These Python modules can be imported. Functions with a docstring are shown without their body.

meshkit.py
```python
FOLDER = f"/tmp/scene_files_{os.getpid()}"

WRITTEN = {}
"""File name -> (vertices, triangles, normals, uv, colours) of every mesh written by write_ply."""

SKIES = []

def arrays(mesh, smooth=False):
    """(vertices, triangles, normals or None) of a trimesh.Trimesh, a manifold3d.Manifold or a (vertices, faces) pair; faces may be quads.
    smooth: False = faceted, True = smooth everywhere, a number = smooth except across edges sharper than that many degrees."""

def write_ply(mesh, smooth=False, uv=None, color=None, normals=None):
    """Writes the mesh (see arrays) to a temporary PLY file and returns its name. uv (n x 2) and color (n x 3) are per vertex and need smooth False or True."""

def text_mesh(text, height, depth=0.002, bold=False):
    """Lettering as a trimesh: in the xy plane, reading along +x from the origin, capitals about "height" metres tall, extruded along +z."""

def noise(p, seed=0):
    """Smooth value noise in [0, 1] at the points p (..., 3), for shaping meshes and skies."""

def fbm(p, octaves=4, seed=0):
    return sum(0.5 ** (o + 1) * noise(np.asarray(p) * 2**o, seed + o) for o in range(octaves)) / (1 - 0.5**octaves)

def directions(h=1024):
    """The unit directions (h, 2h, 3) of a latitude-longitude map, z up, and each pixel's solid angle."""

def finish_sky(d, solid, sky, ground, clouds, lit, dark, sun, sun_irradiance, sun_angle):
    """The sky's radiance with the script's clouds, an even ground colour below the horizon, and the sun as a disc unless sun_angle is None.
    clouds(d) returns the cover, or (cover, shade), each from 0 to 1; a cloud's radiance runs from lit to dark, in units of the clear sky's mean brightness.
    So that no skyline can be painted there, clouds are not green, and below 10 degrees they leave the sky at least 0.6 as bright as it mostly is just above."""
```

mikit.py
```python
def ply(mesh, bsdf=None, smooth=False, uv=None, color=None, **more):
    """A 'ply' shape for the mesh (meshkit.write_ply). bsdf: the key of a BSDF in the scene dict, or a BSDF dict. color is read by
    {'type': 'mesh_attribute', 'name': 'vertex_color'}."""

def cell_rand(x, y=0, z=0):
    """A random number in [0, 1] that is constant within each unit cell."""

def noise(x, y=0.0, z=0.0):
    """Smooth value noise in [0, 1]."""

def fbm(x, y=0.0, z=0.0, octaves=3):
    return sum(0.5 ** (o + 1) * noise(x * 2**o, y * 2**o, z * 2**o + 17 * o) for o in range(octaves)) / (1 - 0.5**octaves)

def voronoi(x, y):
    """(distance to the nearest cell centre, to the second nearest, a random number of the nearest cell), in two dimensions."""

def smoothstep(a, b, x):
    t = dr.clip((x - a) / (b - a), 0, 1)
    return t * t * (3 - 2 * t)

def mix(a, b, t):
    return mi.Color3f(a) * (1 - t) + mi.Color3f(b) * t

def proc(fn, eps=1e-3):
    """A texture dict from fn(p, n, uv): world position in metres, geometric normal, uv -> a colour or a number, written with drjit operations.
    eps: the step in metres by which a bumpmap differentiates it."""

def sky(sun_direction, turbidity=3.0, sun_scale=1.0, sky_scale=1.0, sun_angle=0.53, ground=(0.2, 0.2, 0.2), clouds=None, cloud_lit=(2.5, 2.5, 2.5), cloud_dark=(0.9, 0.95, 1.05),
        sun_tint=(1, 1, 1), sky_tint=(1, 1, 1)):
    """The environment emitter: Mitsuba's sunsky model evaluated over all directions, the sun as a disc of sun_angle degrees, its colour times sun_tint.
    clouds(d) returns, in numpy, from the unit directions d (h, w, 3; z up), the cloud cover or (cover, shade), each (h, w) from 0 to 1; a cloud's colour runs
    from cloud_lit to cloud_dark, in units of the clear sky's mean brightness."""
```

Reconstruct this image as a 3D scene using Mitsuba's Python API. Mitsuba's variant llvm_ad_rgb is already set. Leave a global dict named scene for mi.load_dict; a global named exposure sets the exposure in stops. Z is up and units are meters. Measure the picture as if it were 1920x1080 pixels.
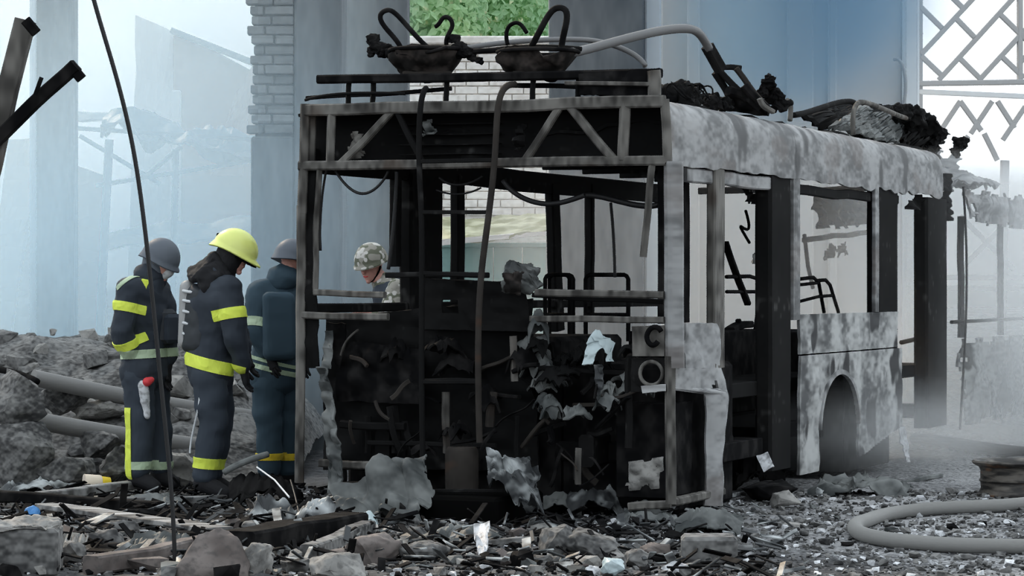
import math, random
import numpy as np, trimesh, manifold3d as m3, drjit as dr, mitsuba as mi
import mikit, meshkit
from mikit import proc, noise, fbm, voronoi, cell_rand, smoothstep, mix
T = mi.ScalarTransform4f
rng = np.random.default_rng(7)
scene, labels, used = {}, {}, set()

# ---------------------------------------------------------------- camera, sky, exposure
CAM_H, FOC = 1.43, 5060.0
EYE = np.array([0.0, 0.0, CAM_H])
scene['camera'] = {'type': 'perspective', 'fov': math.degrees(2 * math.atan(960 / FOC)), 'fov_axis': 'x', 'near_clip': 0.5, 'far_clip': 2000.0,
                   'to_world': T().look_at(origin=[0, 0, CAM_H], target=[0, 10, CAM_H], up=[0, 0, 1])}
def cloud_cover(d):
    n = meshkit.fbm(d * np.array([2.0, 2.0, 4.0]), 4, 3)
    return np.full(d.shape[:2], 0.94), np.clip((n - 0.45) * 2.2, 0, 1) * 0.5
scene['sky'] = mikit.sky((-0.42, 0.70, 0.62), turbidity=6.0, sun_scale=0.6, sun_angle=8.0, ground=(0.16, 0.16, 0.16),
                         clouds=cloud_cover, cloud_lit=(2.52, 2.75, 2.9), cloud_dark=(1.62, 1.85, 2.02))
exposure = 2.15
# ---------------------------------------------------------------- helpers
def numbered(key):
    k, i = key, 0
    while k in used:
        i += 1; k = f'{key}_{i:03d}'
    used.add(k); return k
def thing(name, label, cat, group=None, kind=None):
    k = numbered(name); labels[k] = {'label': label, 'category': cat}
    if group: labels[k]['group'] = group
    if kind: labels[k]['kind'] = kind
    return k
def part(parent, name, mesh, mat, smooth=False, label=None, kind=None, **kw):
    k = numbered(parent + '__' + name)
    scene[k] = mesh if isinstance(mesh, dict) else mikit.ply(mesh, mat, smooth, **kw)
    if label or kind:
        labels[k] = {}
        if label: labels[k]['label'] = label
        if kind: labels[k]['kind'] = kind
    return k
def single(name, mesh, mat, label, cat, group=None, smooth=False, kind=None, **kw):
    k = thing(name, label, cat, group, kind)
    scene[k] = mesh if isinstance(mesh, dict) else mikit.ply(mesh, mat, smooth, **kw)
    return k
def struct(name, mesh, mat, label=None, smooth=False, **kw):
    k = numbered(name); labels[k] = {'kind': 'structure'}
    if label: labels[k]['label'] = label
    if mesh is not None: scene[k] = mikit.ply(mesh, mat, smooth, **kw)
    return k

def ray(px, py): return np.array([(px - 960) / FOC, 1.0, -(py - 540) / FOC])
def W(px, py, Y): return EYE + ray(px, py) * Y
# the trolleybus frame: u across its rear (0 left, 2.5 right), v forward along it, z up
BR, BL, BD = np.array([0.934, 16.3, 0]), np.array([-0.921, 0.389, 0]), np.array([0.389, 0.921, 0])
def B(u, v, z): return BR + (2.5 - u) * BL + v * BD + np.array([0, 0, z])
def hit(px, py, n, c):
    d = ray(px, py); return EYE + d * ((c - (EYE - BR) @ n) / (d @ n))
def rv(px, py, v=0.0): return hit(px, py, BD, v)           # on the plane at depth v
def su(px, py, u=2.5): return hit(px, py, BL, 2.5 - u)     # on the plane at u
def uv_of(p): q = np.asarray(p) - BR; return 2.5 - q @ BL, q @ BD, p[2]

def join(*ms): return trimesh.util.concatenate([m for m in ms if m is not None])
def outward(m):
    if m.volume < 0: m.invert()
    return m
def circ(r, n=8, ry=None):
    a = np.arange(n) * 2 * np.pi / n + np.pi / n
    return np.stack([r * np.cos(a), (ry or r) * np.sin(a)], 1)
def rect(w, h, c=0.0):
    w, h = w / 2, h / 2
    if not c: return np.array([[w, -h], [w, h], [-w, h], [-w, -h]])
    return np.array([[w - c, -h], [w, -h + c], [w, h - c], [w - c, h], [-w + c, h], [-w, h - c], [-w, -h + c], [-w + c, -h]])
def angle_prof(w, t): return np.array([[0, 0], [w, 0], [w, t], [t, t], [t, w], [0, w]]) - w / 3
def channel(w, h, t): return np.array([[-w/2, -h/2], [w/2, -h/2], [w/2, -h/2+t], [-w/2+t, -h/2+t], [-w/2+t, h/2-t], [w/2, h/2-t], [w/2, h/2], [-w/2, h/2]])
def cap(prof):
    from shapely.geometry import Polygon
    v, f = trimesh.creation.triangulate_polygon(Polygon(prof), engine='earcut')
    idx = [int(np.argmin(((prof - q) ** 2).sum(1))) for q in v]
    return np.array([[idx[i] for i in t] for t in f])
def sweep(pts, prof, up=(0, 0, 1), scale=None, closed=False):
    p = np.asarray(pts, float); n, m = len(p), len(prof)
    t = np.gradient(p, axis=0) if not closed else np.roll(p, -1, 0) - np.roll(p, 1, 0)
    t /= np.linalg.norm(t, axis=1, keepdims=True) + 1e-12
    u = np.asarray(up, float)
    if abs(t[0] @ u) > 0.97 * np.linalg.norm(u): u = np.array([0.31, -0.95, 0.05])
    V = []
    for i in range(n):
        s = np.cross(t[i], u); s /= np.linalg.norm(s) + 1e-12
        u2 = np.cross(s, t[i]); k = 1.0 if scale is None else scale[i]
        V.append(p[i] + k * (prof[:, :1] * s + prof[:, 1:2] * u2))
        if abs(u2 @ u) < 0.995 * np.linalg.norm(u) or True: u = u2
    V = np.vstack(V); F = []
    for i in range(n if closed else n - 1):
        a, b = i * m, ((i + 1) % n) * m
        for j in range(m):
            k = (j + 1) % m
            F += [[a + j, a + k, b + k], [a + j, b + k, b + j]]
    if not closed:
        c = cap(prof); F += [list(x[::-1]) for x in c] + [list(x + (n - 1) * m) for x in c]
    return outward(trimesh.Trimesh(V, F, process=False))
def spline(pts, n=24):
    from scipy.interpolate import PchipInterpolator, CubicSpline
    p = np.asarray(pts, float)
    if len(p) == 2: return np.linspace(p[0], p[1], n)
    s = np.r_[0, np.cumsum(np.linalg.norm(np.diff(p, axis=0), axis=1) ** 0.5)]
    return CubicSpline(s, p)(np.linspace(0, s[-1], n))
def tube(pts, r, n=7, smooth_n=None, scale=None): 
    p = spline(pts, smooth_n) if smooth_n else np.asarray(pts, float)
    return sweep(p, circ(r, n), scale=scale)
def bar(p, q, w, h=None, up=(0, 0, 1), c=0.15, warp=0.0, seed=0, n=9):
    """a beam of section w x h from p to q, its edges chamfered, warped by heat"""
    h = h or w; p, q = np.asarray(p, float), np.asarray(q, float)
    pts = np.linspace(p, q, n if warp else 2)
    if warp:
        L = np.linalg.norm(q - p); k = np.linspace(0, 1, n)[:, None]
        off = meshkit.fbm(pts * 2.3 + seed * 7.7, 2)[:, None] - 0.5
        off2 = meshkit.fbm(pts * 2.1 + seed * 3.1 + 50, 2)[:, None] - 0.5
        pts = pts + np.sin(np.pi * k) * warp * (off * np.array([1, 0.6, 0]) * 2 + off2 * np.array([0, 0, 2.0]))
    return sweep(pts, rect(w, h, c * min(w, h)), up)
def box(size, center=(0, 0, 0), R=None, c=0.006):
    s = np.asarray(size, float) / 2; c = min(c, 0.4 * s.min())
    pts = []
    for sx in (-1, 1):
        for sy in (-1, 1):
            for sz in (-1, 1):
                q = np.array([sx, sy, sz])
                for k in range(3):
                    d = np.full(3, c); d[k] = 0; pts.append(q * (s - d))
    m = trimesh.convex.convex_hull(np.array(pts))
    M = np.eye(4)
    if R is not None: M[:3, :3] = R
    M[:3, 3] = center; m.apply_transform(M); return m
def rot(rz=0, rx=0, ry=0):
    return trimesh.transformations.euler_matrix(rx, ry, rz, 'sxyz')[:3, :3]
BROT = np.stack([-BL, BD, np.array([0, 0, 1.0])], 1)       # columns: u, v, z axes of the bus
def bbox(u0, u1, v0, v1, z0, z1, c=0.006):
    return box((u1 - u0, v1 - v0, z1 - z0), B((u0 + u1) / 2, (v0 + v1) / 2, (z0 + z1) / 2), BROT, c)
def grid_sheet(P, thick=0.006, keep=None):
    """a (n,m,3) grid of points as a sheet with thickness; keep (n-1,m-1) drops cells (burnt-out holes and ragged edges)"""
    n, m = P.shape[:2]
    du, dv = np.gradient(P, axis=0), np.gradient(P, axis=1)
    N = np.cross(du, dv); N /= np.linalg.norm(N, axis=2, keepdims=True) + 1e-12
    V = np.vstack([(P + N * thick / 2).reshape(-1, 3), (P - N * thick / 2).reshape(-1, 3)])
    keep = np.ones((n - 1, m - 1), bool) if keep is None else keep
    i, j = np.nonzero(keep); a, o = i * m + j, n * m
    q = np.stack([a, a + m, a + m + 1, a + 1], 1)
    F = [q[:, [0, 1, 2]], q[:, [0, 2, 3]], q[:, [0, 2, 1]] + o, q[:, [0, 3, 2]] + o]
    K = np.pad(keep, 1)
    for di, dj, e in ((-1, 0, (0, 3)), (1, 0, (2, 1)), (0, -1, (1, 0)), (0, 1, (3, 2))):
        on = keep & ~K[1 + di:n + di, 1 + dj:m + dj]
        a, b = (np.nonzero(on)[0] * m + np.nonzero(on)[1])[:, None] + np.zeros((1, 1), int), None
        ii, jj = np.nonzero(on); qa = np.stack([ii * m + jj, (ii + 1) * m + jj, (ii + 1) * m + jj + 1, ii * m + jj + 1], 1)
        x, y = qa[:, e[0]], qa[:, e[1]]
        F += [np.stack([x, y, y + o], 1), np.stack([x, y + o, x + o], 1)]
    mesh = trimesh.Trimesh(V, np.vstack(F), process=False); mesh.remove_unreferenced_vertices()
    return mesh
def sheet(c00, c10, c11, c01, n=14, m=14, thick=0.006, amp=0.0, freq=3.0, seed=0, ragged=0.0, hole=None):
    """a sheet between four corners (00,10 along the first side), dented by amp, ragged along its edges"""
    a, b = np.meshgrid(np.linspace(0, 1, n), np.linspace(0, 1, m), indexing='ij'); a, b = a[..., None], b[..., None]
    c00, c10, c11, c01 = (np.asarray(x, float) for x in (c00, c10, c11, c01))
    P = c00 * (1 - a) * (1 - b) + c10 * a * (1 - b) + c11 * a * b + c01 * (1 - a) * b
    N = np.cross(c10 - c00, c01 - c00); N /= np.linalg.norm(N) + 1e-12
    if amp:
        f = meshkit.fbm(P * freq + seed * 11.3, 4) - 0.5
        g = np.abs(meshkit.noise(P * freq * 2.3 + seed * 5.1) - 0.5)
        P = P + N * (amp * (2 * f - 1.2 * g))[..., None]
    keep = None
    if ragged:
        e = np.minimum(np.minimum(a, 1 - a), np.minimum(b, 1 - b))[..., 0]; e = 0.25 * (e[1:, 1:] + e[:-1, 1:] + e[1:, :-1] + e[:-1, :-1])
        Q = P[:-1, :-1]
        keep = e > ragged * meshkit.fbm(Q * 7 + seed * 3.3, 3) ** 1.5
    if hole is not None:
        k2 = hole(0.5 * (a[1:, :-1, 0] + a[:-1, :-1, 0]), 0.5 * (b[:-1, 1:, 0] + b[:-1, :-1, 0]))
        keep = ~k2 if keep is None else keep & ~k2
    return whole(grid_sheet(P, thick, keep)) if keep is not None else grid_sheet(P, thick)
def whole(m):
    k = trimesh.graph.connected_component_labels(m.face_adjacency, node_count=len(m.faces))
    m.update_faces(k == np.bincount(k).argmax()); m.remove_unreferenced_vertices(); return m
def rock(seed, size, n=15, center=(0, 0, 0), rz=0.0):
    r = np.random.default_rng(seed); d = r.normal(size=(n, 3)); d /= np.linalg.norm(d, axis=1, keepdims=True)
    p = np.sign(d) * np.abs(d) ** 0.75 * (0.8 + 0.25 * r.random((n, 1))) * np.asarray(size) / 2
    m = trimesh.convex.convex_hull(p)
    M = np.eye(4); M[:3, :3] = rot(rz); M[:3, 3] = center; m.apply_transform(M); return m
def boulder(seed, size, center, rz=0.0, rough=0.20):
    m = rock(seed, size, 18).subdivide().subdivide().subdivide()
    d = meshkit.fbm(m.vertices / np.mean(size) * 5 + seed, 4)[:, None] - 0.5
    m.vertices += m.vertex_normals * d * rough * np.mean(size)
    M = np.eye(4); M[:3, :3] = rot(rz); M[:3, 3] = center; m.apply_transform(M); return m
def peaked(seed, size, center, rz=0.0):
    m = boulder(seed, (1, 1, 1), (0, 0, 0), 0, .16); z = m.vertices[:, 2:3]; m.vertices[:, :2] *= 1.15 - 1.1 * np.clip(z + .25, 0, 1) 
    m.vertices[:, :1] += .12 * z; m.vertices *= np.asarray(size); M = np.eye(4); M[:3, :3] = rot(rz); M[:3, 3] = center; m.apply_transform(M); return m
def crumple(center, w, d, h, seed, n=34, thick=0.008, rz=0.0, freq=4.0, ragged=0.35):
    """a crumpled sheet lying over a heap: ridged noise under a dome"""
    a, b = np.meshgrid(np.linspace(-1, 1, n), np.linspace(-1, 1, n), indexing='ij')
    P = np.stack([a * w / 2, b * d / 2, a * 0], -1)
    q = np.stack([a * w / 2, b * d / 2, a * 0 + seed * 3.7], -1)
    r1 = 1 - 2 * np.abs(meshkit.noise(q * freq) - 0.5); r2 = 1 - 2 * np.abs(meshkit.noise(q * freq * 2.6 + 9) - 0.5)
    dome = np.clip(1 - (a ** 2 + b ** 2) * 0.8, 0, 1) ** 0.6
    r3 = 1 - 2 * np.abs(meshkit.noise(q * freq * 5.5 + 19) - 0.5)
    P[..., 2] = h * dome * (0.05 + 0.75 * r1 ** 2 + 0.40 * r2 ** 1.5 + .25 * r3)
    P[..., 0] += 0.22 * w * (meshkit.noise(q * freq + 40) - 0.5); P[..., 1] += 0.22 * d * (meshkit.noise(q * freq + 70) - 0.5)
    P = P @ rot(rz).T + np.asarray(center)
    e = 1 - np.maximum(np.abs(a), np.abs(b)); e = 0.5 * (e[1:, 1:] + e[:-1, :-1])
    return whole(grid_sheet(P, thick, e > ragged * meshkit.fbm(q[:-1, :-1] * 5, 2) ** 1.3))

# ---------------------------------------------------------------- materials
def mat(name, color, rough=0.8, metallic=0.0, spec=0.3, **kw):
    c = {'type': 'rgb', 'value': list(color)} if isinstance(color, tuple) else proc(color)
    scene[name] = {'type': 'twosided', 'bsdf': {'type': 'principled', 'base_color': c, 'roughness': rough, 'metallic': metallic, 'specular': spec, **kw}}
    return name
def f_soot(p, n, uv):
    a = fbm(p.x * 3, p.y * 3, p.z * 3, 3); b = noise(p.x * 23, p.y * 23, p.z * 17)
    return mix(mix((.0035, .0038, .0042), (.014, .0135, .0135), a), (.06, .059, .058), smoothstep(.64, .88, a * .6 + b * .4))
def f_frame(p, n, uv):
    a = fbm(p.x * 5, p.y * 5, p.z * 3, 3); b = noise(p.x * 40, p.y * 40, p.z * 12)
    c = mix((.03, .028, .026), (.17, .162, .15), smoothstep(.25, .75, a * .65 + b * .35))
    return mix(c, (.06, .042, .032), smoothstep(.62, .75, fbm(p.x * 4 + 31, p.y * 4, p.z * 2, 2)) * .6)
def f_panel(p, n, uv):
    s = p.x * .389 + p.y * .921
    st = fbm(s * 2.2, p.z * 2.0, 3.0, 4); bl = fbm(s * 5, p.z * 9, 8.0, 3); fine = fbm(s * 14, p.z * 30, 1.0, 2)
    c = mix((.085, .086, .088), (.30, .302, .305), smoothstep(.30, .68, st * .42 + bl * .28 + fine * .30))
    c = mix(c, (.13, .105, .095), smoothstep(.55, .72, fbm(s * 2.6 + 9, p.z * 5, 5.0, 4)) * .4)
    return mix(c, (.05, .05, .052), smoothstep(.66, .82, fbm(s * 4 + 4, p.z * 2.4, 21.0, 3)))
def f_white_panel(p, n, uv):
    s = p.x * .389 + p.y * .921
    st = fbm(s * 5, p.z * 1.6, 7.0, 3); bl = fbm(s * 3, p.z * 3.5, 2.0, 3)
    fine = fbm(s * 12, p.z * 26, 1.0, 2)
    c = mix((.07, .072, .075), (.40, .405, .40), smoothstep(.30, .68, st * .40 + bl * .30 + fine * .30))
    return mix(c, (.025, .025, .027), smoothstep(.56, .66, fbm(s * 3.5 + 14, p.z * 2.4, 3.0, 3)))
def f_rust(p, n, uv):
    a = fbm(p.x * 7, p.y * 7, p.z * 7, 3)
    return mix(mix((.012, .011, .0105), (.055, .048, .043), a), (.05, .032, .024), smoothstep(.6, .9, fbm(p.x * 5 + 3, p.y * 5, p.z * 9, 3)))
def f_ground(p, n, uv):
    a = fbm(p.x * 1.1, p.y * 1.1, 2.0, 4); b = noise(p.x * 22, p.y * 22, 1.0); c = noise(p.x * 60, p.y * 60, 4.0)
    g = mix((.025, .025, .027), (.10, .10, .104), smoothstep(.2, .85, a * .5 + b * .3 + c * .2))
    return mix(g, (.27, .27, .275), smoothstep(.35, .70, fbm(p.x * .8 + 5, p.y * .5, 3.0, 3) * .65 + c * .35) * smoothstep(0.6, 2.4, p.x))
def f_conc(p, n, uv):
    a = fbm(p.x * 3, p.y * 3, p.z * 3, 4); b = fbm(p.x * 34, p.y * 34, p.z * 34, 2)
    return mix((.03, .030, .031), (.20, .197, .193), smoothstep(.28, .75, a * .5 + b * .5))
def f_wallconc(p, n, uv):
    a = fbm(p.x * 1.2, p.y * 1.2, p.z * .5, 4); b = fbm(p.x * 9, p.y * 9, p.z * 2, 3)
    return mix((.10, .11, .12), (.22, .225, .23), smoothstep(.25, .75, a * .6 + b * .4))
def f_brick(p, n, uv):
    a = cell_rand(p.x * 3.1, p.y * 3.1, p.z * 9.6); b = fbm(p.x * 12, p.y * 12, p.z * 12, 3)
    return mix((.10, .105, .11), (.24, .24, .24), a * .5 + b * .5)
def f_whitebrick(p, n, uv):
    a = fbm(p.x * 2, p.z * 2, 1.0, 3); b = noise(p.x * 20, p.y * 20, p.z * 20)
    return mix((.60, .565, .53), (.86, .84, .81), smoothstep(.2, .8, a * .6 + b * .4))
def f_moss(p, n, uv):
    a = fbm(p.x * 4, p.y * 4, p.z * 8, 3)
    return mix((.24, .24, .15), (.46, .455, .33), smoothstep(.3, .7, a))
def f_teal(p, n, uv):
    a = fbm(p.x * 2, p.y * 2, p.z * .7, 3)
    return mix((.20, .36, .35), (.36, .53, .50), a)
def f_wood(p, n, uv):
    a = fbm(p.x * 4, p.y * 14, p.z * 14, 3)
    return mix((.06, .058, .056), (.30, .297, .294), smoothstep(.25, .75, a))
def f_char(p, n, uv):
    a = fbm(p.x * 12, p.y * 12, p.z * 8, 3)
    return mix((.003, .003, .0035), (.018, .017, .017), smoothstep(.35, .8, a))
def f_fire_jacket(p, n, uv):
    a = fbm(p.x * 7, p.y * 7, p.z * 7, 3)
    return mix((.014, .019, .028), (.042, .052, .068), a)
def f_camo(p, n, uv):
    a = noise(p.x * 24, p.y * 24, p.z * 24); b = noise(p.x * 31 + 9, p.y * 31, p.z * 31)
    c = mix((.30, .285, .25), (.13, .135, .10), smoothstep(.50, .56, a))
    return mix(c, (.55, .53, .50), smoothstep(.60, .66, b))
def f_leaf(p, n, uv):
    a = noise(p.x * 1.3, p.y * 1.3, p.z * 1.3); b = noise(p.x * 7, p.y * 7, p.z * 7)
    return mix(mix((.34, .56, .36), (.56, .76, .44), a), (.85, .80, .55), smoothstep(.70, .85, b) * .7)
def f_brown(p, n, uv):
    a = fbm(p.x * 14, p.y * 14, p.z * 14, 3)
    return mix((.010, .009, .0085), (.060, .050, .046), smoothstep(.35, .8, a))
def speck(c0, c1):
    def f(p, n, uv):
        a = fbm(p.x * 6, p.y * 6, p.z * 6, 3); b = fbm(p.x * 38, p.y * 38, p.z * 38, 4)
        return mix(mix(c0, c1, smoothstep(.25, .75, a)), (.05, .049, .048), smoothstep(.42, .80, b) * .6)
    return f
def f_rim(p, n, uv):
    a = fbm(p.x * 9, p.y * 9, p.z * 30, 3)
    return mix(mix((.02, .018, .017), (.14, .125, .11), smoothstep(.35, .75, a)), (.22, .10, .045), smoothstep(.58, .75, fbm(p.x * 6 + 3, p.y * 6, p.z * 12, 3)) * .7)
def f_foil(p, n, uv):
    a = fbm(p.x * 9, p.y * 9, p.z * 9, 3)
    return mix((.04, .043, .046), (.40, .42, .425), smoothstep(.45, .75, a))
def f_greysheet(p, n, uv):
    a = fbm(p.x * 6, p.y * 6, p.z * 6, 4)
    return mix((.03, .034, .035), (.17, .178, .175), smoothstep(.3, .75, a))
mat('m_soot', f_soot, .8, spec=.08); mat('m_frame', f_frame, .75, spec=.2); mat('m_panel', f_panel, .55, spec=.4); mat('m_whitepanel', f_white_panel, .6)
mat('m_rust', f_rust, .8, spec=.12); mat('m_ground', f_ground, .9); mat('m_conc', f_conc, .9); mat('m_wall', f_wallconc, .9); mat('m_brick', f_brick, .9)
mat('m_whitebrick', f_whitebrick, .85); mat('m_moss', f_moss, .95); mat('m_teal', f_teal, .5); mat('m_wood', f_wood, .85); mat('m_char', f_char, .85, spec=.08)
mat('m_jacket', f_fire_jacket, .8, sheen=.3); mat('m_camo', f_camo, .9); mat('m_foil', f_foil, .5, spec=.3); mat('m_greysheet', f_greysheet, .6)
scene['m_leaf'] = {'type': 'principledthin', 'base_color': proc(f_leaf), 'roughness': .6, 'diff_trans': 0.9}
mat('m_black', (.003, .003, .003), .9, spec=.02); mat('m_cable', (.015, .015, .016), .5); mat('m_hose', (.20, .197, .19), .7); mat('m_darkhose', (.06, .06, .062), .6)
mat('m_steel', (.33, .33, .33), .45); mat('m_pole', (.15, .15, .153), .5); mat('m_pipe', (.22, .217, .213), .7); mat('m_lattice', (.42, .42, .42), .7)
mat('m_plaster', (.56, .54, .52), .9); mat('m_pink', (.34, .24, .21), .9); mat('m_bluesheet', (.05, .10, .15), .5); mat('m_whitewall', (.72, .74, .75), .85)
mat('m_yellowhelmet', (.74, .80, .22), .3, spec=.5, clearcoat=.5); mat('m_greyhelmet', (.10, .115, .14), .55); mat('m_hivis', (.72, .83, .10), .55); mat('m_pale', (.42, .52, .36), .5)
mat('m_silver', (.60, .62, .64), .5); mat('m_skin', (.56, .29, .24), .55); mat('m_white', speck((.42, .43, .45), (.66, .67, .69)), .6); mat('m_red', (.62, .05, .06), .5)
mat('m_glove', (.012, .012, .014), .8); mat('m_pack', (.030, .034, .040), .6); mat('m_trousers', (.035, .045, .060), .8); mat('m_bluejacket', (.035, .062, .085), .8)
mat('m_yellow', (.75, .55, .04), .5); mat('m_blue', (.06, .20, .45), .5); mat('m_cream', (.72, .62, .52), .6); mat('m_bark', (.10, .08, .06), .9)
mat('m_rim', f_rim, .5, spec=.4); mat('m_brown', f_brown, .8, spec=.1); mat('m_redblock', speck((.075, .062, .058), (.19, .165, .155)), .9); mat('m_stone', speck((.15, .147, .142), (.33, .32, .305)), .9); mat('m_plastic', (.42, .50, .52), .3)
# ---------------------------------------------------------------- the setting: ground, columns, walls
def gz(x, y):
    x, y = np.asarray(x, float), np.asarray(y, float)
    P = np.stack([x, y, x * 0], -1)
    left = np.clip((0.6 - x) / 2.0, 0, 1) * np.clip((18 - y) / 3, 0, 1)
    return (meshkit.fbm(P * 0.9, 3) - 0.5) * (0.07 + 0.10 * left) + (meshkit.fbm(P * 5, 3, 5) - 0.5) * (0.03 + 0.05 * left) + 0.05 * left
def G(px, py, lift=0.0):
    """the ground point seen at a pixel"""
    Y = CAM_H * FOC / (py - 540)
    for _ in range(6): 
        x = (px - 960) / FOC * Y; Y = (CAM_H - float(gz(x, Y))) * FOC / (py - 540)
    return np.array([(px - 960) / FOC * Y, Y, float(gz((px - 960) / FOC * Y, Y)) + lift])
xs, ys = np.linspace(-9, 10, 240), np.r_[np.linspace(6, 12.5, 40)[:-1], np.linspace(12.5, 24, 230), np.linspace(24, 45, 60)[1:]]
gx, gy = np.meshgrid(xs, ys, indexing='ij')
i, j = np.meshgrid(np.arange(len(xs) - 1), np.arange(len(ys) - 1), indexing='ij'); a = (i * len(ys) + j).ravel(); m_ = len(ys)
struct('ground', trimesh.Trimesh(np.stack([gx, gy, gz(gx, gy)], -1).reshape(-1, 3), np.vstack([np.stack([a, a + m_, a + m_ + 1], 1), np.stack([a, a + m_ + 1, a + 1], 1)]), process=False), 'm_ground', 'grey gravelly ground covered in ash and rubble', True)
far = box((260, 220, 0.1), (0, 100, -0.16)); struct('ground_beyond', far, 'm_ground', 'open ground beyond the ruined hall')

def col_box(px0, px1, Y, z1, depth, mt, name, label, z0=-0.1, Yd=0.0):
    x0, x1 = (px0 - 960) / FOC * Y, (px1 - 960) / FOC * Y
    return struct(name, box((x1 - x0, depth, z1 - z0), ((x0 + x1) / 2, Y + depth / 2, (z0 + z1) / 2), None, 0.02), mt, label)
# brick-faced column left of the bus: core, bricks laid in courses on its left half
Yc = 24.0
ck = struct('column_brick_faced', None, None, 'grey-blue column with a rough toothed brick edge, just left of the bus')
core = box((0.42, 0.8, 7.2), (W(596, 540, Yc)[0], Yc + .4, 3.5), None, .02)
part(ck, 'concrete_core', core, 'm_wall')
x0, x1 = W(470, 540, Yc)[0], W(552, 540, Yc)[0]
part(ck, 'plaster_foot', box((x1 - x0, .7, 2.9), ((x0 + x1) / 2, Yc + .36, 1.33), None, .02), 'm_wall')
part(ck, 'mortar_core', box((x1 - x0 - .03, .62, 7.2), ((x0 + x1) / 2 + .015, Yc + .40, 3.5), None, .01), 'm_wall')
r = np.random.default_rng(3); z = 2.80; row = 0
while z < 4.6:
    hgt = 0.088; cuts = [x0 + r.uniform(-.05, .02), x0 + (.20 if row % 2 else .13) + r.uniform(-.02, .02), x1 - .005]
    for c0, c1 in zip(cuts, cuts[1:]):
        dy = r.uniform(-.05, .05)
        if r.random() < .93: part(ck, 'brick', box((c1 - c0 - .014, .16, hgt - .014), ((c0 + c1) / 2, Yc + .08 + dy, z + hgt / 2), rot(r.uniform(-.05, .05)), .008), 'm_brick')
    z += hgt; row += 1
col_box(642, 764, 26.0, 8.0, .6, 'm_wall', 'column_grey', 'grey-brown column between the brick-faced column and the trees')
ck2 = struct('column_pale', None, None, 'tall pale blue column at the left edge, veiled by smoke')
part(ck2, 'shaft', box(((136 - 55) / FOC * 27, .4, 8), (W(95, 540, 27)[0], 27.2, 3.9), None, .04), 'm_wall')
part(ck2, 'downpipe', tube([W(62, 540, 26.9) * [1, 1, 0] + [0, 0, -.1], W(62, 540, 26.9) * [1, 1, 0] + [0, 0, 8]], .035, 8), 'm_whitewall')
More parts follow.
